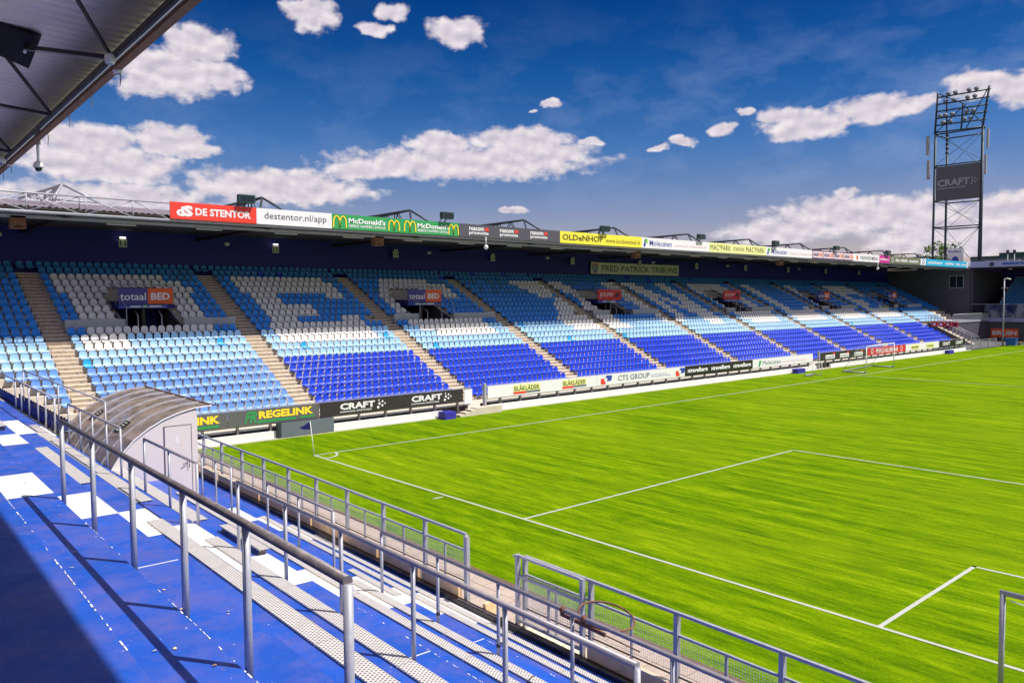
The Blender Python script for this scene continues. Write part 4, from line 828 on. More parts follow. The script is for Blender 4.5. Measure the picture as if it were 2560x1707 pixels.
# lamp head: leaning frame of five beams with round lamps
T0, T1 = 35.2, 41.3
for f, y0, y1 in ((0, 22.9, 15.2), (1, 22.0, 14.3)): pass
MB().tube([TP(22.75, T0, 130), TP(21.9, T1+0.5, 128.6)], 0.17, 'darksteel', 8).obj('head_post', tw); MB().tube([TP(15.3, T0, 130), TP(14.0, T1+0.1, 128.6)], 0.17, 'darksteel', 8).obj('head_post', tw)
MB().tube([TP(22.1, T0, 133.5), TP(21.0, T1+0.1, 130)], 0.12, 'darksteel', 8).obj('head_post', tw); MB().tube([TP(18.6, T0, 130), TP(18.0, 39.4, 128.9)], 0.14, 'darksteel', 8).obj('head_post', tw)
for i in range(6):
    f = i/5; z = T0+0.2+5.6*f; xx = 130-1.3*f
    MB().tube([TP(22.95-0.95*f, z, xx), TP(14.9-1.05*f, z-0.25+0.1*f, xx)], 0.13, 'darksteel', 6).obj('head_beam', tw)
MB().tube([TP(22.7, T0+0.1, 130), TP(17.5, T1-2, 129)], 0.08, 'darksteel', 6).obj('cross_brace', tw); MB().tube([TP(17.9, T0, 130), TP(14.1, T1, 128.7)], 0.08, 'darksteel', 6).obj('cross_brace', tw); MB().tube([TP(15.2, T0+.5, 130), TP(18.2, 39.3, 129)], 0.08, 'darksteel', 6).obj('cross_brace', tw); MB().tube([TP(21.8, T1+.3, 128.7), TP(18.1, 39.4, 129)], 0.08, 'darksteel', 6).obj('cross_brace', tw)
lampb = MB().lathe((0, 0, 0), [(0.05, -0.3), (0.34, -0.22), (0.40, 0.05), (0.0, 0.1)], 'slate', 10); lampm = lampb.mesh('lamp')
for i, (f, ys) in enumerate(((1.0, (20.2, 19.1, 17.0, 15.9)), (0.8, (20.7, 19.4, 17.3, 16.2)), (0.4, (21.7, 20.9, 19.8, 17.6, 16.5)), (0.2, (21.3, 20.2, 18.0, 17.0)))):
    for y in ys: o = child(lampm, 'lamp', tw, TP(y, T0+0.2+5.6*f+0.35, 130-1.3*f-0.2)); o.rotation_euler = (0, R(-60), 0)
for x0_, z0_ in ((23.6, 31.6), (23.4, 27.4)): MB().box(-2.9, -2.5, x0_-19-0.2, x0_-19+0.25, z0_, z0_+3.2, 'antenna').obj('antenna', tw)
for x0_, z0_ in ((14.3, 31.4), (14.55, 27.2)): MB().box(-2.9, -2.5, x0_-19-0.2, x0_-19+0.1, z0_, z0_+3.2, 'antenna').obj('antenna', tw)
for q in range(5): MB().box(-2.2, -1.6, 1.6, 1.95, 31.4+q*0.75, 31.8+q*0.75, 'darksteel').obj('relay_box', tw)
bnr = empty('tower_banner', (129.7, 18.95, 23.5), 'dark mesh banner reading CRAFT on the floodlight tower', 'banner')
MB().box(-0.04, 0.04, -3.55, 3.35, 0, 5.85, 'anthra').obj('cloth', bnr); text('CRAFT', -2.0, 3.1, 2.4, 3.6, bnr, 'antenna', -0.06, '-X', bold=0.04); MB().quad([(-0.06, 3.1, 2.0), (-0.06, -1.4, 2.0), (-0.06, -1.4, 2.15), (-0.06, 3.1, 2.15)], 'antenna').obj('underline', bnr)
dt = MB()
for dy, dz, rd in ((-2.3, 3.5, .12), (-2.4, 3.0, .17), (-2.8, 3.3, .14), (-2.3, 2.5, .17), (-2.8, 2.7, .16), (-3.15, 3.0, .12)): dt.quad([(-0.06, dy-rd*math.cos(q*.628), dz+rd*math.sin(q*.628)) for q in range(10)], 'antenna')
dt.obj('dots', bnr)
sb = empty('corner_sign', (128.8, 18.6, 12.3), 'square pale sign with blue emblem on the roof beside the floodlight tower', 'sign'); MB().box(-0.06, 0.06, -1.25, 1.3, 0, 2.9, 'boardwhite').obj('panel', sb)
MB().quad([(-0.08, -0.75*math.cos(q*.628)*0.7, 0.95+0.6*math.sin(q*.628)) for q in range(10)], 'blue').obj('emblem', sb); words(sb, [(-1.0, 0.9)], 2.2, 2.5, 'blue', -0.08, 'X'); MB().box(-0.02, 0.02, -1.3, -1.2, -1, 0, 'darksteel').obj('leg', sb); MB().box(-0.02, 0.02, 1.2, 1.3, -1, 0, 'darksteel').obj('leg', sb)

# distant building, masts and trees
bd = empty('distant_hall', (190, 20, 0), 'long low dark green hall behind the far stand roof', 'building')
MB().box(0, 20, -80, 16.5, 0, 16.5, 'hillgreen').obj('hall', bd); MB().box(1, 19, 5.5, 10.8, 16.5, 17.2, 'hillgreen').obj('roof_box', bd); MB().box(-0.2, 0, -60, 16.5, 15.6, 15.9, 'slate').obj('eaves', bd)
ho = MB().box(0, 6, 0, 6, 0, 14.2, 'whitewall').obj('white_hall', loc=(160, 18.0, 0)); tag(ho, 'small white roof plane between floodlight tower and green hall', 'building')
for i, y in enumerate((17.0, 15.9)):
    o = empty('roof_mast', (150, y, 0), ['left of two thin masts above the far stand roof', 'right of two thin masts above the far stand roof'][i], 'mast', 'two thin masts'); MB().tube([(0, 0, 0), (0, 0, 15.3)], 0.09, 'antenna', 6).obj('mast', o); MB().box(-0.2, 0.2, -0.2, 0.2, 15.0, 15.6, 'darksteel').obj('mast_head', o)
def tree(loc, h, rad, label, seed, m='leaf', n=1300):
    rnd = random.Random(seed); t = empty('tree', loc, label, 'tree', 'trees behind the far stand')
    tk = MB(); tk.tube([(0, 0, 0), (0.1, 0.1, h*0.35), (0, 0.2, h*0.7)], [0.35, 0.25, 0.12], 'bark', 7)
    for q in range(6): a = rnd.uniform(0, 6.28); tk.tube([(0.05, 0.1, h*(0.35+0.05*q)), (math.cos(a)*rad*0.5, math.sin(a)*rad*0.5, h*(0.6+0.05*q))], [0.12, 0.04], 'bark', 5)
    tk.obj('trunk', t); cr_ = MB()
    cl = [(Vector((rnd.gauss(0, rad*0.42), rnd.gauss(0, rad*0.42), h*(0.62+rnd.uniform(-0.15, 0.33)))), rad*rnd.uniform(0.25, 0.45)) for _ in range(22)]
    for q in range(n):
        c, r = rnd.choice(cl); d = Vector((rnd.gauss(0, 1), rnd.gauss(0, 1), rnd.gauss(0, 1))).normalized()*r*rnd.uniform(0.5, 1.05); p_ = c+d
        a = Vector((rnd.gauss(0, 1), rnd.gauss(0, 1), rnd.gauss(0, 1))).normalized(); b_ = a.cross(Vector((rnd.gauss(0, 1), rnd.gauss(0, 1), 1))).normalized(); s_ = rnd.uniform(0.16, 0.34)
        cr_.quad([p_-a*s_, p_+b_*s_*0.7, p_+a*s_, p_-b_*s_*0.7], m)
    cr_.obj('crown', t); return t
tree((150, 28.6, 0), 18.2, 3.4, 'bright green treetop behind the left legs of the floodlight tower', 3)
tree((154, 32.8, 0), 16.2, 2.4, 'smaller green treetop left of the floodlight tower', 5)

# ================================================================= NEAR STAND (behind the goal), slightly turned
PIV = Vector((-14.0, -25.0, 0))
NM = Matrix.Translation(PIV) @ Matrix.Rotation(-0.024, 4, 'Z') @ Matrix.Translation(-PIV)
def nx(k): return -14.0+0.8*k          # front edge of terrace step k
def nz(k): return 4.1-0.4*k
def N(o): NEAR.append(o); return o
ns = empty('terrace', (0, 0, 0), 'blue painted terrace with white gangways in the foreground', 'terrace', near=True)
SH = (-11.3, -8.95, -9.9, -3.4)    # shelter pit x0,x1,y0,y1
for k_ in range(-6, 11):
    b = MB(); xf = nx(k_); xb = xf-0.8; z = nz(k_); y0, y1 = -44, 9.2
    if k_ == -6: xb -= 6
    if xf > SH[0]+0.01 and xb < SH[1]: b.box(xb, xf, y0, SH[2], z-0.7, z, 'deckblue'); b.box(xb, xf, SH[3], y1, z-0.7, z, 'deckblue')
    else: b.box(xb, xf, y0, y1, z-0.7, z, 'deckblue')
    b.obj('step', ns)
MB().box(SH[0]-0.3, SH[1]+0.3, SH[2]-0.1, SH[3]+0.1, -0.2, 0.4, 'anthra').obj('pit_floor', ns)
# white gangways: painted coats 4 mm proud
def gang(k_, ya, yb):
    xf = nx(k_); z = nz(k_)
    MB().quad([(xf-0.8, yb, z+0.004), (xf-0.8, ya, z+0.004), (xf+0.004, ya, z+0.004), (xf+0.004, yb, z+0.004)][::-1], 'deckwhite').quad([(xf+0.004, ya, z+0.004), (xf+0.004, yb, z+0.004), (xf+0.004, yb, z-0.4), (xf+0.004, ya, z-0.4)], 'deckwhite').obj('gangway', ns)
for k_, a_, b_ in ((-2, -18.8, -17.1), (-1, -18.9, -17.1), (0, -19.0, -17.2), (1, -19.2, -17.45), (2, -19.35, -17.55), (3, -20.7, -17.55), (4, -20.65, -18.9), (5, -20.65, -19.0), (6, -20.65, -19.0), (7, -19.8, -17.9), (8, -19.8, -18.0), (9, -19.8, -17.7), (10, -19.9, -17.4),
                    (-2, -13.4, -11.5), (-1, -13.4, -11.5), (0, -13.0, -11.5), (1, -11.5, -9.8), (2, -7.2, -4.1), (3, -5.4, -3.0), (4, -4.4, -2.2), (7, -12.6, -11.0), (8, -12.6, -11.0), (9, -12.6, -11.0), (10, -12.6, -11.0)): gang(k_, a_, b_)
# chipped bright nosing lines and expansion joints
nl = MB(); rnd = random.Random(4)
for k_, a, c in ((-1, -34, -17), (0, -27, -21), (4, -25, -22), (7, -26, -22)):
    y = a
    while y < c:
        l = rnd.uniform(0.01, 0.10); wd = rnd.uniform(0.003, 0.014)
        if rnd.random() < 0.5+0.4*math.sin(y*1.7): nl.quad([(nx(k_)-wd, y, nz(k_)+.005), (nx(k_)+.002, y, nz(k_)+.005), (nx(k_)+.002, y+l, nz(k_)+.005), (nx(k_)-wd*rnd.random(), y+l, nz(k_)+.005)], 'whitewall')
        y += l+rnd.uniform(0, 0.05)
o = nl.obj('chipped_edge', ns); o['kind'] = 'stuff'
jt = MB()
for k_, y in ((4, -23.9), (7, -21.9), (1, -22.0), (4, -27.5)): MB().box(nx(k_)-0.8, nx(k_)+0.002, y, y+0.014, nz(k_)-0.01, nz(k_)+0.005, 'whitewall').obj('joint', ns)
# litter and leaves on the steps
for i in range(26):
    k_ = rnd.choice((-1, 0, 0, 1, 1, 2, 4)); y = rnd.uniform(-28, -18); x = nx(k_)-rnd.uniform(0.1, 0.7); s_ = rnd.uniform(0.012, 0.03); a = rnd.uniform(0, 3)
    MB().quad([(x+s_*math.cos(a+q)*(1 if q % 2 else .6), y+s_*math.sin(a+q)*(1 if q % 2 else .6), nz(k_)+0.008+0.004*(q % 2)) for q in (0, 1.3, 3.1, 4.4)], rnd.choice(['wood', 'signcream', 'slab'])).obj('leaf', ns)
# perforated benches
benches = []
def bench(k_, ya, yb, wd, back=0.0, label=None, h_=0.028):
    xf = nx(k_)+0.01-back; z = nz(k_)+0.10
    o = empty('perforated_bench', (xf, yb, nz(k_)), label or '', 'bench', 'perforated metal benches on the terrace', near=True)
    y = yb; L = 3.0
    while y > ya+0.01:
        e = max(ya, y-L); mb = MB(); mb.box(-wd, 0, e-yb+0.006, y-yb-0.006, h_-0.008, h_, 'perforated'); mb.box(-wd, -wd+0.006, e-yb+0.006, y-yb-0.006, h_-0.022, h_-0.008, 'slabtop'); mb.box(-0.008, 0, e-yb+0.006, y-yb-0.006, h_-0.03, h_-0.008, 'galv'); mb.obj('plank', o)
        for q in (y-0.08, e+0.14): MB().box(-wd+0.03, -0.02, q-yb-0.02, q-yb+0.02, 0.002, h_-0.009, 'rail').obj('leg', o)
        y = e
    return o
bench(2, -38, -18.5, 0.235, label='nearest perforated bench, starting right of the white gangway behind the thick rail')
bench(3, -38, -18.75, 0.21, label='second perforated bench down, starting right of the upper gangway')
bench(4, -19.0, -17.05, 0.17, h_=0.12, label='short perforated bench with visible end leg beside the white gangway')
bench(5, -38, -11.7, 0.16, label='long perforated bench running from the curved shelter past the gangway')
bench(6, -38, -19.1, 0.15, label='perforated bench just behind the third long rail, right of the gangway')
bench(7, -19.35, -17.5, 0.14, label='short perforated bench with rounded end in the lower white gangway')
bench(8, -38, -11.0, 0.14, label='perforated bench second from the concrete slabs, low on the terrace')
bench(9, -38, -11.0, 0.13, label='lowest perforated bench next to the concrete slab edging')
bench(6, -18.0, -11.0, 0.14, label='narrow perforated bench between curved shelter and lower gangway')
bench(2, -14.85, -9.9, 0.30, 0.20, 'stained wide bench left of the upper gangway behind the thick rail')
bench(3, -15.45, -2.7, 0.30, 0.10, 'long stained bench reaching from left aisle to the upper gangway')
bench(4, -16.1, 6.0, 0.30, 0.06, 'long plain bench running beside the curved shelter base')
bench(1, -9.0, 2.0, 0.25, 0.1, h_=0.12, label= 'short bench end with leg at the left edge of the picture')
# crush barriers
def barrier(k_, ys, label, r=0.030, h=1.09, lean=0.0, m='rail2', zadd=0):
    x = nx(k_)+0.045; z0 = nz(k_)-0.22
    o = empty('crush_barrier', (x, ys[0], nz(k_)), label, 'railing', 'tubular railings on the terrace', near=True)
    y0 = 0; y1 = ys[-1]-ys[0]
    MB().tube([(0, 0.0, h-0.0), (0, y1, h)], r, m, 10).obj('rail', o)
    for y in ys: MB().tube([(0, y-ys[0], -0.22), (lean, y-ys[0], h-r*0.5)], r*0.92, 'galv', 10).obj('post', o)
    return o
def yl(a, b, n): return [a+(b-a)*i/(n-1) for i in range(n)]
barrier(0, [-19.47, -21.28, -23.05, -24.72, -26.17, -27.74], 'thick worn tubular railing crossing the foreground on six posts', 0.034, m='rail')
barrier(3, [-19.62, -21.4, -23.05, -24.7, -26.28, -27.9], 'second long railing from the left of the gangway gap to its end post', 0.030)
barrier(6, [-19.95, -21.68, -23.21, -24.73, -26.35, -27.9, -29.4, -31], 'third long railing, with taped posts and a rusty hoop on it', 0.030)
barrier(3, [-14.43, -16.1, -17.7], 'railing directly in front of the grey door of the shelter', 0.028)
barrier(6, [-15.0, -16.6, -18.15], 'short railing between the shelter and the lower gangway', 0.028)
barrier(6, [-10.7, -11.73, -12.8], 'short railing just right of the shelter below its door', 0.027)
barrier(3, [-6.93, -8.39, -9.79, -11.23, -12.53], 'railing close behind the curved glazing of the shelter', 0.027)
barrier(3, [6.9, 2.46, 1.18, -0.44, -2.13, -3.5, -4.96], 'bright galvanised handrail running to the back of the shelter', 0.03, m='galv')
barrier(4, [6.2, -1.0, -7.6], 'thin upper handrail beyond the bright galvanised one', 0.025, h=1.55, m='galv')
# tape and clamps on posts
for y in (-21.68, -23.21): 
    o = MB().tube([(0, 0, -0.02), (0, 0, 0.02)], 0.035, 'black', 8).obj('tape_band', loc=(nx(6)+0.045, y, nz(6)+0.16)); tag(N(o), 'black tape wound round the ' + ('first' if y > -22 else 'second') + ' post of the third railing', 'tape', 'tape bands on railing posts')
for y, s_ in ((-24.56, 'upper'), (-24.95, 'lower')):
    o = MB().tube([(0, -0.03, 0), (0, 0.03, 0)], 0.042, 'rust', 8).obj('clamp', loc=(nx(6)+0.045, y, nz(6)+1.09)); tag(N(o), f'dark rusty clamp holding the hoop bracket on the rail, {s_} one', 'clamp', 'clamps of the rusty hoop')
hp = empty('rusty_hoop', (nx(6)+0.42, -24.98, nz(6)+1.04), 'rusty steel hoop bracket fixed level to the third railing', 'hoop', near=True)
MB().tube([(0.34*math.cos(q*math.pi/14), 0.38*math.sin(q*math.pi/14), 0.06*math.sin(q*math.pi/14)) for q in range(29)], 0.014, 'rust', 6).obj('ring', hp)
MB().beam((-0.34, 0.5, -0.03), (-0.34, -0.3, -0.06), 0.03, 0.05, 'rust').obj('bracket', hp); MB().beam((-0.34, 0.2, -0.05), (-0.2, 0.3, -0.02), 0.02, 0.03, 'rust').obj('arm', hp); MB().beam((-0.34, 0.1, -0.05), (0.2, -0.4, -0.4), 0.015, 0.015, 'rust').obj('stay', hp)
# ---- front edging: gutter, concrete slabs, fence, path
FX = -5.88
eg = empty('slab_edging', (FX, 0, 0), 'upright tan concrete slabs between terrace gutter and paved path', 'edging', near=True)
ysl = -17.95; postsL = [-17.85-1.93*0, -16.2, -14.25, -12.3, -10.4, -8.45, -6.5, -4.58, -2.6, -0.66, 1.3, 3.2, 5.1]
postsR = [-19.87, -21.75, -23.75, -25.7, -27.65, -29.6, -31.5, -33.5]
for P_ in (postsL, postsR[1:]):
    for a, c in zip(P_[:-1], P_[1:]):
        lo, hi = min(a, c)+0.07, max(a, c)-0.07
        MB().box(-0.04, 0.04, lo, hi, 0.04, 0.43, 'slab').obj('slab', eg); MB().box(-0.045, 0.045, lo, hi, 0.43, 0.45, 'slabtop').obj('slab_cap', eg)
MB().box(-0.02, 0.35, -18.75, -18.65, 0.0, 0.3, 'slab').obj('return_slab', eg)
MB().box(-0.2, -0.045, -44, 9, 0.0, 0.20, 'black').obj('gutter', eg)
for q in range(4): MB().box(-0.12, 0.30, -20.05-0.47*q, -19.62-0.47*q, 0.0, 0.10, 'slabtop').obj('stone', eg)
for z in (0.075, 0.10): MB().box(-0.24+z, -0.225+z, -20.0, -17.9, 0.201, 0.215, 'rail').obj('gutter_lip', eg)
pth = MB().quad([(FX+0.04, -44, 0.0), (-4.36, -44, 0.0), (-4.36, 9, 0.0), (FX+0.04, 9, 0.0)], 'kerb').obj('path'); N(struct(pth, 'paved path between terrace and pitch'))
pv = MB().box(-0.242, 0.242, -0.242, 0.242, 0.001, 0.03, 'paving').mesh('paving_slab')
for i in range(3):
    for j in range(84):
        y = -34+j*0.5
        o = child(pv, 'paving_slab', pth, (FX+0.30+0.5*i, y+(0.25 if i % 2 else 0), rnd.uniform(-0.003, 0.003)))
kb = empty('path_kerb', (-4.30, 0, 0), 'dark brown kerb between paved path and grass', 'kerb', near=True)
for j in range(44): MB().box(-0.05, 0.05, -34+j+0.006, -33.006+j, -0.02, 0.07, 'kerb').obj('kerbstone', kb)
gs = MB().quad([(-4.25, -44, 0.002), (-3.2, -44, 0.002), (-3.2, 5.2, 0.002), (-4.25, 5.2, 0.002)], 'turf').obj('grass_verge'); N(struct(gs, 'strip of grass behind the goal line'))
# weld mesh fence
def fence(P_, label, gate_end=None):
    o = empty('pitch_fence', (FX+0.14, P_[0], 0), label, 'fence', 'mesh fences in front of the terrace', near=True); y0 = P_[0]; y1 = P_[-1]
    L_ = y1-y0
    MB().box(-0.03, 0.03, min(0, L_), max(0, L_), 1.57, 1.62, 'galv').obj('top_rail', o); MB().box(-0.02, 0.02, min(0, L_), max(0, L_), 1.20, 1.24, 'galv').obj('middle_rail', o); MB().box(-0.012, 0.012, min(0, L_), max(0, L_), 0.50, 0.52, 'black').obj('bottom_wire', o)
    for a in P_: MB().box(-0.045, 0.045, a-y0-0.04, a-y0+0.04, 0.1, 1.569, 'galv').obj('post', o)
    for a, c in zip(P_[:-1], P_[1:]):
        m_ = (a+c)/2-y0; MB().box(-0.02, 0.02, m_-0.02, m_+0.02, 0.2, 1.2, 'galv').obj('stay', o)
        ms = MB(); lo, hi = min(a, c)-y0+0.05, max(a, c)-y0-0.05; y = lo
        while y < hi: ms.box(0.024, 0.027, y, y+0.003, 0.5, 1.2, 'net'); y += 0.05
        z = 0.55
        while z < 1.2: ms.box(0.027, 0.030, lo, hi, z, z+0.003, 'net'); z += 0.05
        ms.obj('mesh_panel', o)
    return o
fence(postsL, 'long grey mesh fence left of the opening onto the pitch'); fence(postsR, 'long grey mesh fence right of the opening onto the pitch')
gt = empty('fence_gate', (FX+0.0, -19.80, 0), 'grey mesh gate leaf folded back against the fence beside the opening', 'gate', near=True)
for a in (0.0, -1.86): MB().box(-0.04, 0.04, a-0.04, a+0.04, 0.12, 1.64, 'galv').obj('upright', gt)
for z in (0.26, 1.18, 1.60): MB().box(-0.03, 0.03, -1.82, -0.04, z, z+0.05, 'galv').obj('bar', gt)
MB().box(-0.02, 0.02, -0.93-0.02, -0.93+0.02, 0.3, 1.18, 'galv').obj('stay', gt)
ms = MB(); y = -1.8
while y < -0.06: ms.box(0.02, 0.023, y, y+0.003, 0.31, 1.18, 'net'); y += 0.045
z = 0.35
while z < 1.18: ms.box(0.023, 0.026, -1.8, -0.06, z, z+0.003, 'net'); z += 0.05
ms.obj('mesh_panel', gt); MB().box(-0.06, 0.10, 0.04, 0.08, 1.585, 1.63, 'galv').obj('cap', gt)
o = N(MB().box(-0.04, 0.05, -0.05, 0.05, 0.12, 1.60, 'galv').obj('gate_post', loc=(FX+0.02, -18.03, 0))); tag(o, 'double grey gate post with bolt holes left of the fence opening', 'post')
# ---- curved glazed shelter over the stair, door 8
sh = empty('stair_shelter', (-0.36, -9.9, 0), 'curved smoked plastic stair shelter with grey end wall and door 8', 'shelter', near=True)
prof = [(-10.98, 1.75), (-10.93, 2.15), (-10.78, 2.55), (-10.55, 2.90), (-10.25, 3.22), (-9.90, 3.48), (-9.50, 3.70), (-9.08, 3.85), (-8.68, 3.94), (-8.20, 3.97)]
Ls = 6.5; nb_ = 6
for i in range(nb_):
    y0 = Ls*i/nb_+0.02; y1 = Ls*(i+1)/nb_-0.02; mb = MB()
    for (xa, za), (xb, zb) in zip(prof[:-1], prof[1:]): mb.quad([(xa, y0, za), (xb, y0, zb), (xb, y1, zb), (xa, y1, za)], 'poly', True)
    mb.obj('roof_pane', sh)
for i in range(nb_+1):
    y = Ls*i/nb_; mb = MB()
    for p_, q_ in zip(prof[:-1], prof[1:]): mb.beam((p_[0]-0.01, y, p_[1]+0.012), (q_[0]-0.01, y, q_[1]+0.012), 0.03, 0.03, 'galv' if i else 'white')
    mb.obj('rib', sh)
MB().beam((-8.19, -0.03, 3.985), (-8.19, Ls, 3.985), 0.05, 0.04, 'rust').obj('eaves_strip', sh)
ew_ = MB(); pp = [(-8.62, 0.6)]+[(x, z-0.03) for x, z in prof if x < -8.6][::-1]+[(-10.96, 0.6)]
pp[1] = (-8.62, 3.90)
for y_, fl_ in ((0.02, False), (0.10, True)):
    pts = [(x, y_, z) for x, z in pp]; ew_.quad(pts if fl_ else pts[::-1], 'cladding')
ew_.quad([(-8.62, 0.02, 0.6), (-8.62, 0.10, 0.6), (-8.62, 0.10, 3.9), (-8.62, 0.02, 3.9)], 'cladding'); ew_.obj('end_wall', sh)
dr = MB(); dr.box(-9.48, -8.80, -0.004, 0.018, 1.62, 3.50, 'cladding'); d_o = dr.obj('door', sh)
fr_ = MB(); fr_.box(-9.50, -9.485, -0.003, 0.019, 1.6, 3.52, 'anthra'); fr_.box(-8.795, -8.78, -0.003, 0.019, 1.6, 3.52, 'anthra'); fr_.box(-9.485, -8.795, -0.003, 0.019, 3.505, 3.52, 'anthra'); fr_.obj('door_gap', sh)
hd = MB().tube([(-8.88, -0.05, 2.35), (-8.88, -0.05, 2.55), (-8.95, -0.06, 2.48), (-9.05, -0.06, 2.44)], 0.012, 'darksteel', 6).obj('handle', d_o)
text('8', -9.22, -9.12, 3.02, 3.22, sh, 'boardwhite', -0.01, bold=0.03, name='door_number')
ff = MB(); ff.box(-8.66, -8.62, 0.1, Ls, 0.6, 1.9, 'cladding'); 
for i in range(7): ff.box(-8.66, -8.60, Ls*i/6-0.03 if i else 0.12, Ls*i/6+0.03 if i else 0.16, 1.9, 3.93, 'galv')
ff.box(-8.64, -8.62, 0.1, Ls, 1.9, 3.93, 'poly'); ff.obj('front_frame', sh)
for i in range(9): MB().box(-10.9, -8.7, 0.4+i*0.6, 1.0+i*0.6, 0.2, 0.4+0.2*i, 'anthra').obj('stair', sh)
for j, (yy, s0) in enumerate(((4.9, 4), (1.9, 4))):   # two dark labels stuck on the panes
    (xa, za), (xb, zb) = prof[s0], prof[s0+1]; mb = MB()
    mb.quad([(xa, yy-0.25, za+.02), (xa, yy+0.25, za+.02), (xb, yy+0.25, zb+.02), (xb, yy-0.25, zb+.02)], 'black')
    for q in range(4): f0 = 0.12+0.22*q; mb.quad([(xa+(xb-xa)*f0, yy-0.1, za+(zb-za)*f0+.026), (xa+(xb-xa)*f0, yy+0.12, za+(zb-za)*f0+.026), (xa+(xb-xa)*(f0+.09), yy+0.12, za+(zb-za)*(f0+.09)+.026), (xa+(xb-xa)*(f0+.09), yy-0.1, za+(zb-za)*(f0+.09)+.026)], 'signcream')
    mb.obj('sticker', sh)
# ---- row of navy folding seats on the left
fm = MB(); seat_mb(fm, 'seat_navy'); fm.box(-0.19, 0.19, 0.02, 0.34, -0.06, -0.03, 'seat_pale'); fme = fm.mesh('folding_seat')
for r_ in (4, 5):
    for q in range(26):
        o = bpy.data.objects.new('folding_seat', fme); COL.objects.link(o); o.location = (nx(r_)-0.15, 8.4-0.5*q, nz(r_)+0.40+0.0); o.rotation_euler = (0, 0, R(90)); N(o)
        tag(o, f'navy seat seen from behind, {ordn(q)} from the left in the ' + ('upper' if r_ == 4 else 'lower') + ' row beside the shelter', 'seat', 'navy seats left of the shelter')
# ---- net frame behind the goal at the right edge
gf = empty('net_frame', (-1.9, -27.64, 0), 'grey tubular net frame behind the goal at the right edge', 'goal frame')
MB().tube([(0, 0, 0), (0, 0, 2.0)], 0.045, 'galv', 10).obj('upright', gf); MB().tube([(0, 0.04, 2.0), (0, -6.6, 2.0)], 0.045, 'galv', 10).obj('top_bar', gf); MB().tube([(0, -6.6, 0), (0, -6.6, 2.0)], 0.045, 'galv', 10).obj('upright', gf)
MB().tube([(0, -0.1, 1.9), (0.03, -0.3, 1.86), (0, -0.5, 1.88)], 0.01, 'white', 6).obj('net_hook', gf)
# ---- near stand roof edge
BX, BZ, TX, TZ_ = -13.19, 10.16, -12.66, 10.84      # bottom edge and top chord of the leaning fascia truss
nr = empty('near_roof', (0, 0, 0), 'corrugated roof edge of the near stand hanging into the upper left corner', 'roof', near=True)
mb = MB(); y = -44.0
while y < 4:
    for a, b_, za, zb in ((0, .10, 0, 0), (.10, .14, 0, -.05), (.14, .24, -.05, -.05), (.24, .28, -.05, 0)):
        mb.quad([(-24, y+a, 11.35+za), (-24, y+b_, 11.35+zb), (TX-0.04, y+b_, TZ_+0.11+zb), (TX-0.04, y+a, TZ_+0.11+za)], 'roofunder')
    y += 0.28
o = mb.obj('corrugated_sheet', nr); o['kind'] = 'stuff'
MB().quad([(-24, -44, 11.5), (TX-0.02, -44, 11.02), (TX-0.02, 4, 11.02), (-24, 4, 11.5)], 'soffit').obj('top_sheet', nr)
fp = MB(); fp.quad([(BX+0.05, -44, BZ), (BX+0.05, 4.2, BZ), (TX+0.02, 4.2, TZ_), (TX+0.02, -44, TZ_)], 'greywall').quad([(BX+0.08, -44, BZ), (TX+0.05, -44, TZ_), (TX+0.05, 4.2, TZ_), (BX+0.08, 4.2, BZ)], 'boardwhite'); fp.obj('fascia_panel', nr)
MB().box(BX-0.01, BX+0.10, -44, 4.2, BZ-0.05, BZ-0.004, 'rust').obj('bottom_trim', nr)
MB().tube([(BX-0.06, -44, BZ+0.04), (BX-0.06, 4, BZ+0.04)], 0.035, 'brownsteel', 8).obj('bottom_chord', nr); MB().tube([(TX-0.09, -44, TZ_-0.02), (TX-0.09, 4, TZ_-0.02)], 0.04, 'brownsteel', 8).obj('top_chord', nr)
jy = [-28.7, -24.28, -19.86, -15.6, -11.05, -6.6, -2.1]
yv = -31.3
while yv < 3:
    MB().beam((BX-0.05, yv, BZ+0.06), (TX-0.08, yv, TZ_-0.04), 0.05, 0.05, 'brownsteel').obj('truss_post', nr); MB().tube([(BX-0.05, yv+0.1, BZ+0.06), (TX-0.08, yv+2.1, TZ_-0.05)], 0.018, 'brownsteel', 6).obj('truss_brace', nr); yv += 2.16
for yj in jy:
    MB().tube([(BX-0.06, yj, BZ+0.06), (BX-1.25, yj+3.0, TZ_+0.12)], 0.032, 'brownsteel', 6).obj('stay', nr); MB().tube([(BX-0.06, yj, BZ+0.06), (BX-1.15, yj-1.6, TZ_+0.14)], 0.032, 'brownsteel', 6).obj('stay', nr)
    MB().tube([(BX-0.06, yj, BZ+0.02), (BX-1.25, yj+3.0, TZ_+0.06)], 0.008, 'galv', 5).obj('cable', nr)
for i, (yy, nm_) in enumerate(((-20.1, 'nearest'), (-10.3, 'far'))):
    for j in (0, 1):
        o = empty('spotlight', (BX-0.14+0.20*j, yy+0.45*j, BZ+0.02), f'white can spotlight under the roof edge, {nm_} pair, ' + ('inner' if j == 0 else 'outer'), 'spotlight', 'can spotlights under the near roof edge', near=True)
        MB().lathe((0, 0, -0.12), [(0.05, 0.13), (0.068, 0.10), (0.066, 0.03), (0.05, 0.0), (0.0, 0.02)], 'white', 12).obj('can', o); MB().lathe((0, 0, -0.123), [(0.04, 0), (0, 0)], 'darkglass', 10).obj('lens', o)
dc = empty('dome_camera', (BX+0.14, -12.95, BZ), 'large white dome camera hanging from the near roof edge', 'camera', near=True)
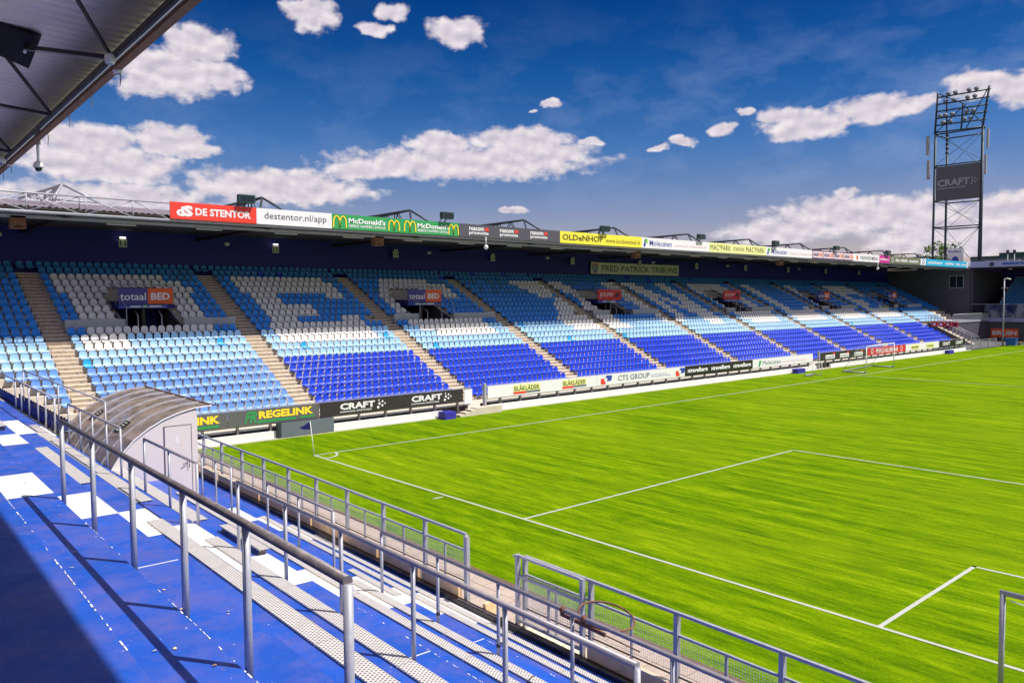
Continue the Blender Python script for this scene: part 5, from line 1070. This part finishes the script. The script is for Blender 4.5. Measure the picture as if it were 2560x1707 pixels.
MB().tube([(0, 0, 0.30), (0, 0, -0.04)], 0.055, 'antenna', 10).obj('mount', dc); MB().tube([(0, 0, -0.04), (0, 0, -0.40)], [0.03, 0.024], 'white', 10).obj('rod', dc); MB().lathe((0, 0, -0.50), [(0.03, 0.12), (0.075, 0.09), (0.095, 0.03), (0.095, -0.01), (0.08, -0.02)], 'white', 14).obj('housing', dc); MB().lathe((0, 0, -0.52), [(0.07, 0.0), (0.06, -0.045), (0.035, -0.07), (0, -0.08)], 'darkglass', 14).obj('dome', dc)
for i, yy in enumerate((-19.7, -18.0, -16.35, -14.4, -9.85, -8.6, -6.9)):
    o = MB().tube([(0, 0, 0), (0.01, 0.0, -0.12), (0.0, 0.02, -0.22)], [0.006, 0.010, 0.005], 'signcream' if i in (1, 2, 3) else 'antenna', 5).obj('cable_tie', loc=(BX+0.08, yy, BZ-0.05)); tag(N(o), f'loose cable tie dangling from the near roof edge, {ords[i]} from the right', 'cable tie', 'cable ties dangling from the near roof edge')
E1 = (rt*0.816 - up*0.578).normalized(); NV = (Vector((-0.25, -0.82, -0.52))).normalized(); E1 = (E1-NV*E1.dot(NV)).normalized(); E2 = NV.cross(E1)
sp = bpy.data.objects.new('loudspeaker', None); COL.objects.link(sp); tag(sp, 'dark brown box loudspeaker hanging under the near roof', 'loudspeaker')
sp.matrix_world = Matrix(((E1.x, E2.x, NV.x, -14.08), (E1.y, E2.y, NV.y, -17.95), (E1.z, E2.z, NV.z, 10.72), (0, 0, 0, 1)))
MB().box(-0.40, 0.40, -0.24, 0.24, -0.36, 0.0, 'brownsteel').obj('cabinet', sp); MB().box(-0.38, 0.38, -0.22, 0.22, 0.001, 0.015, 'black').obj('grille', sp); MB().box(0.26, 0.30, -0.04, 0.02, 0.016, 0.02, 'white').obj('badge', sp); MB().box(-0.44, -0.40, -0.12, 0.12, -0.5, 0.02, 'black').obj('bracket', sp)
MB().tube([(-0.2, 0, -0.36), (-0.2, 0.0, -0.75)], 0.02, 'black', 6).obj('hanger', sp)

fit_texts()
for o in NEAR:
    if o.parent is None:
        o.matrix_world = NM @ (Matrix.Translation(o.location) @ o.rotation_euler.to_matrix().to_4x4())
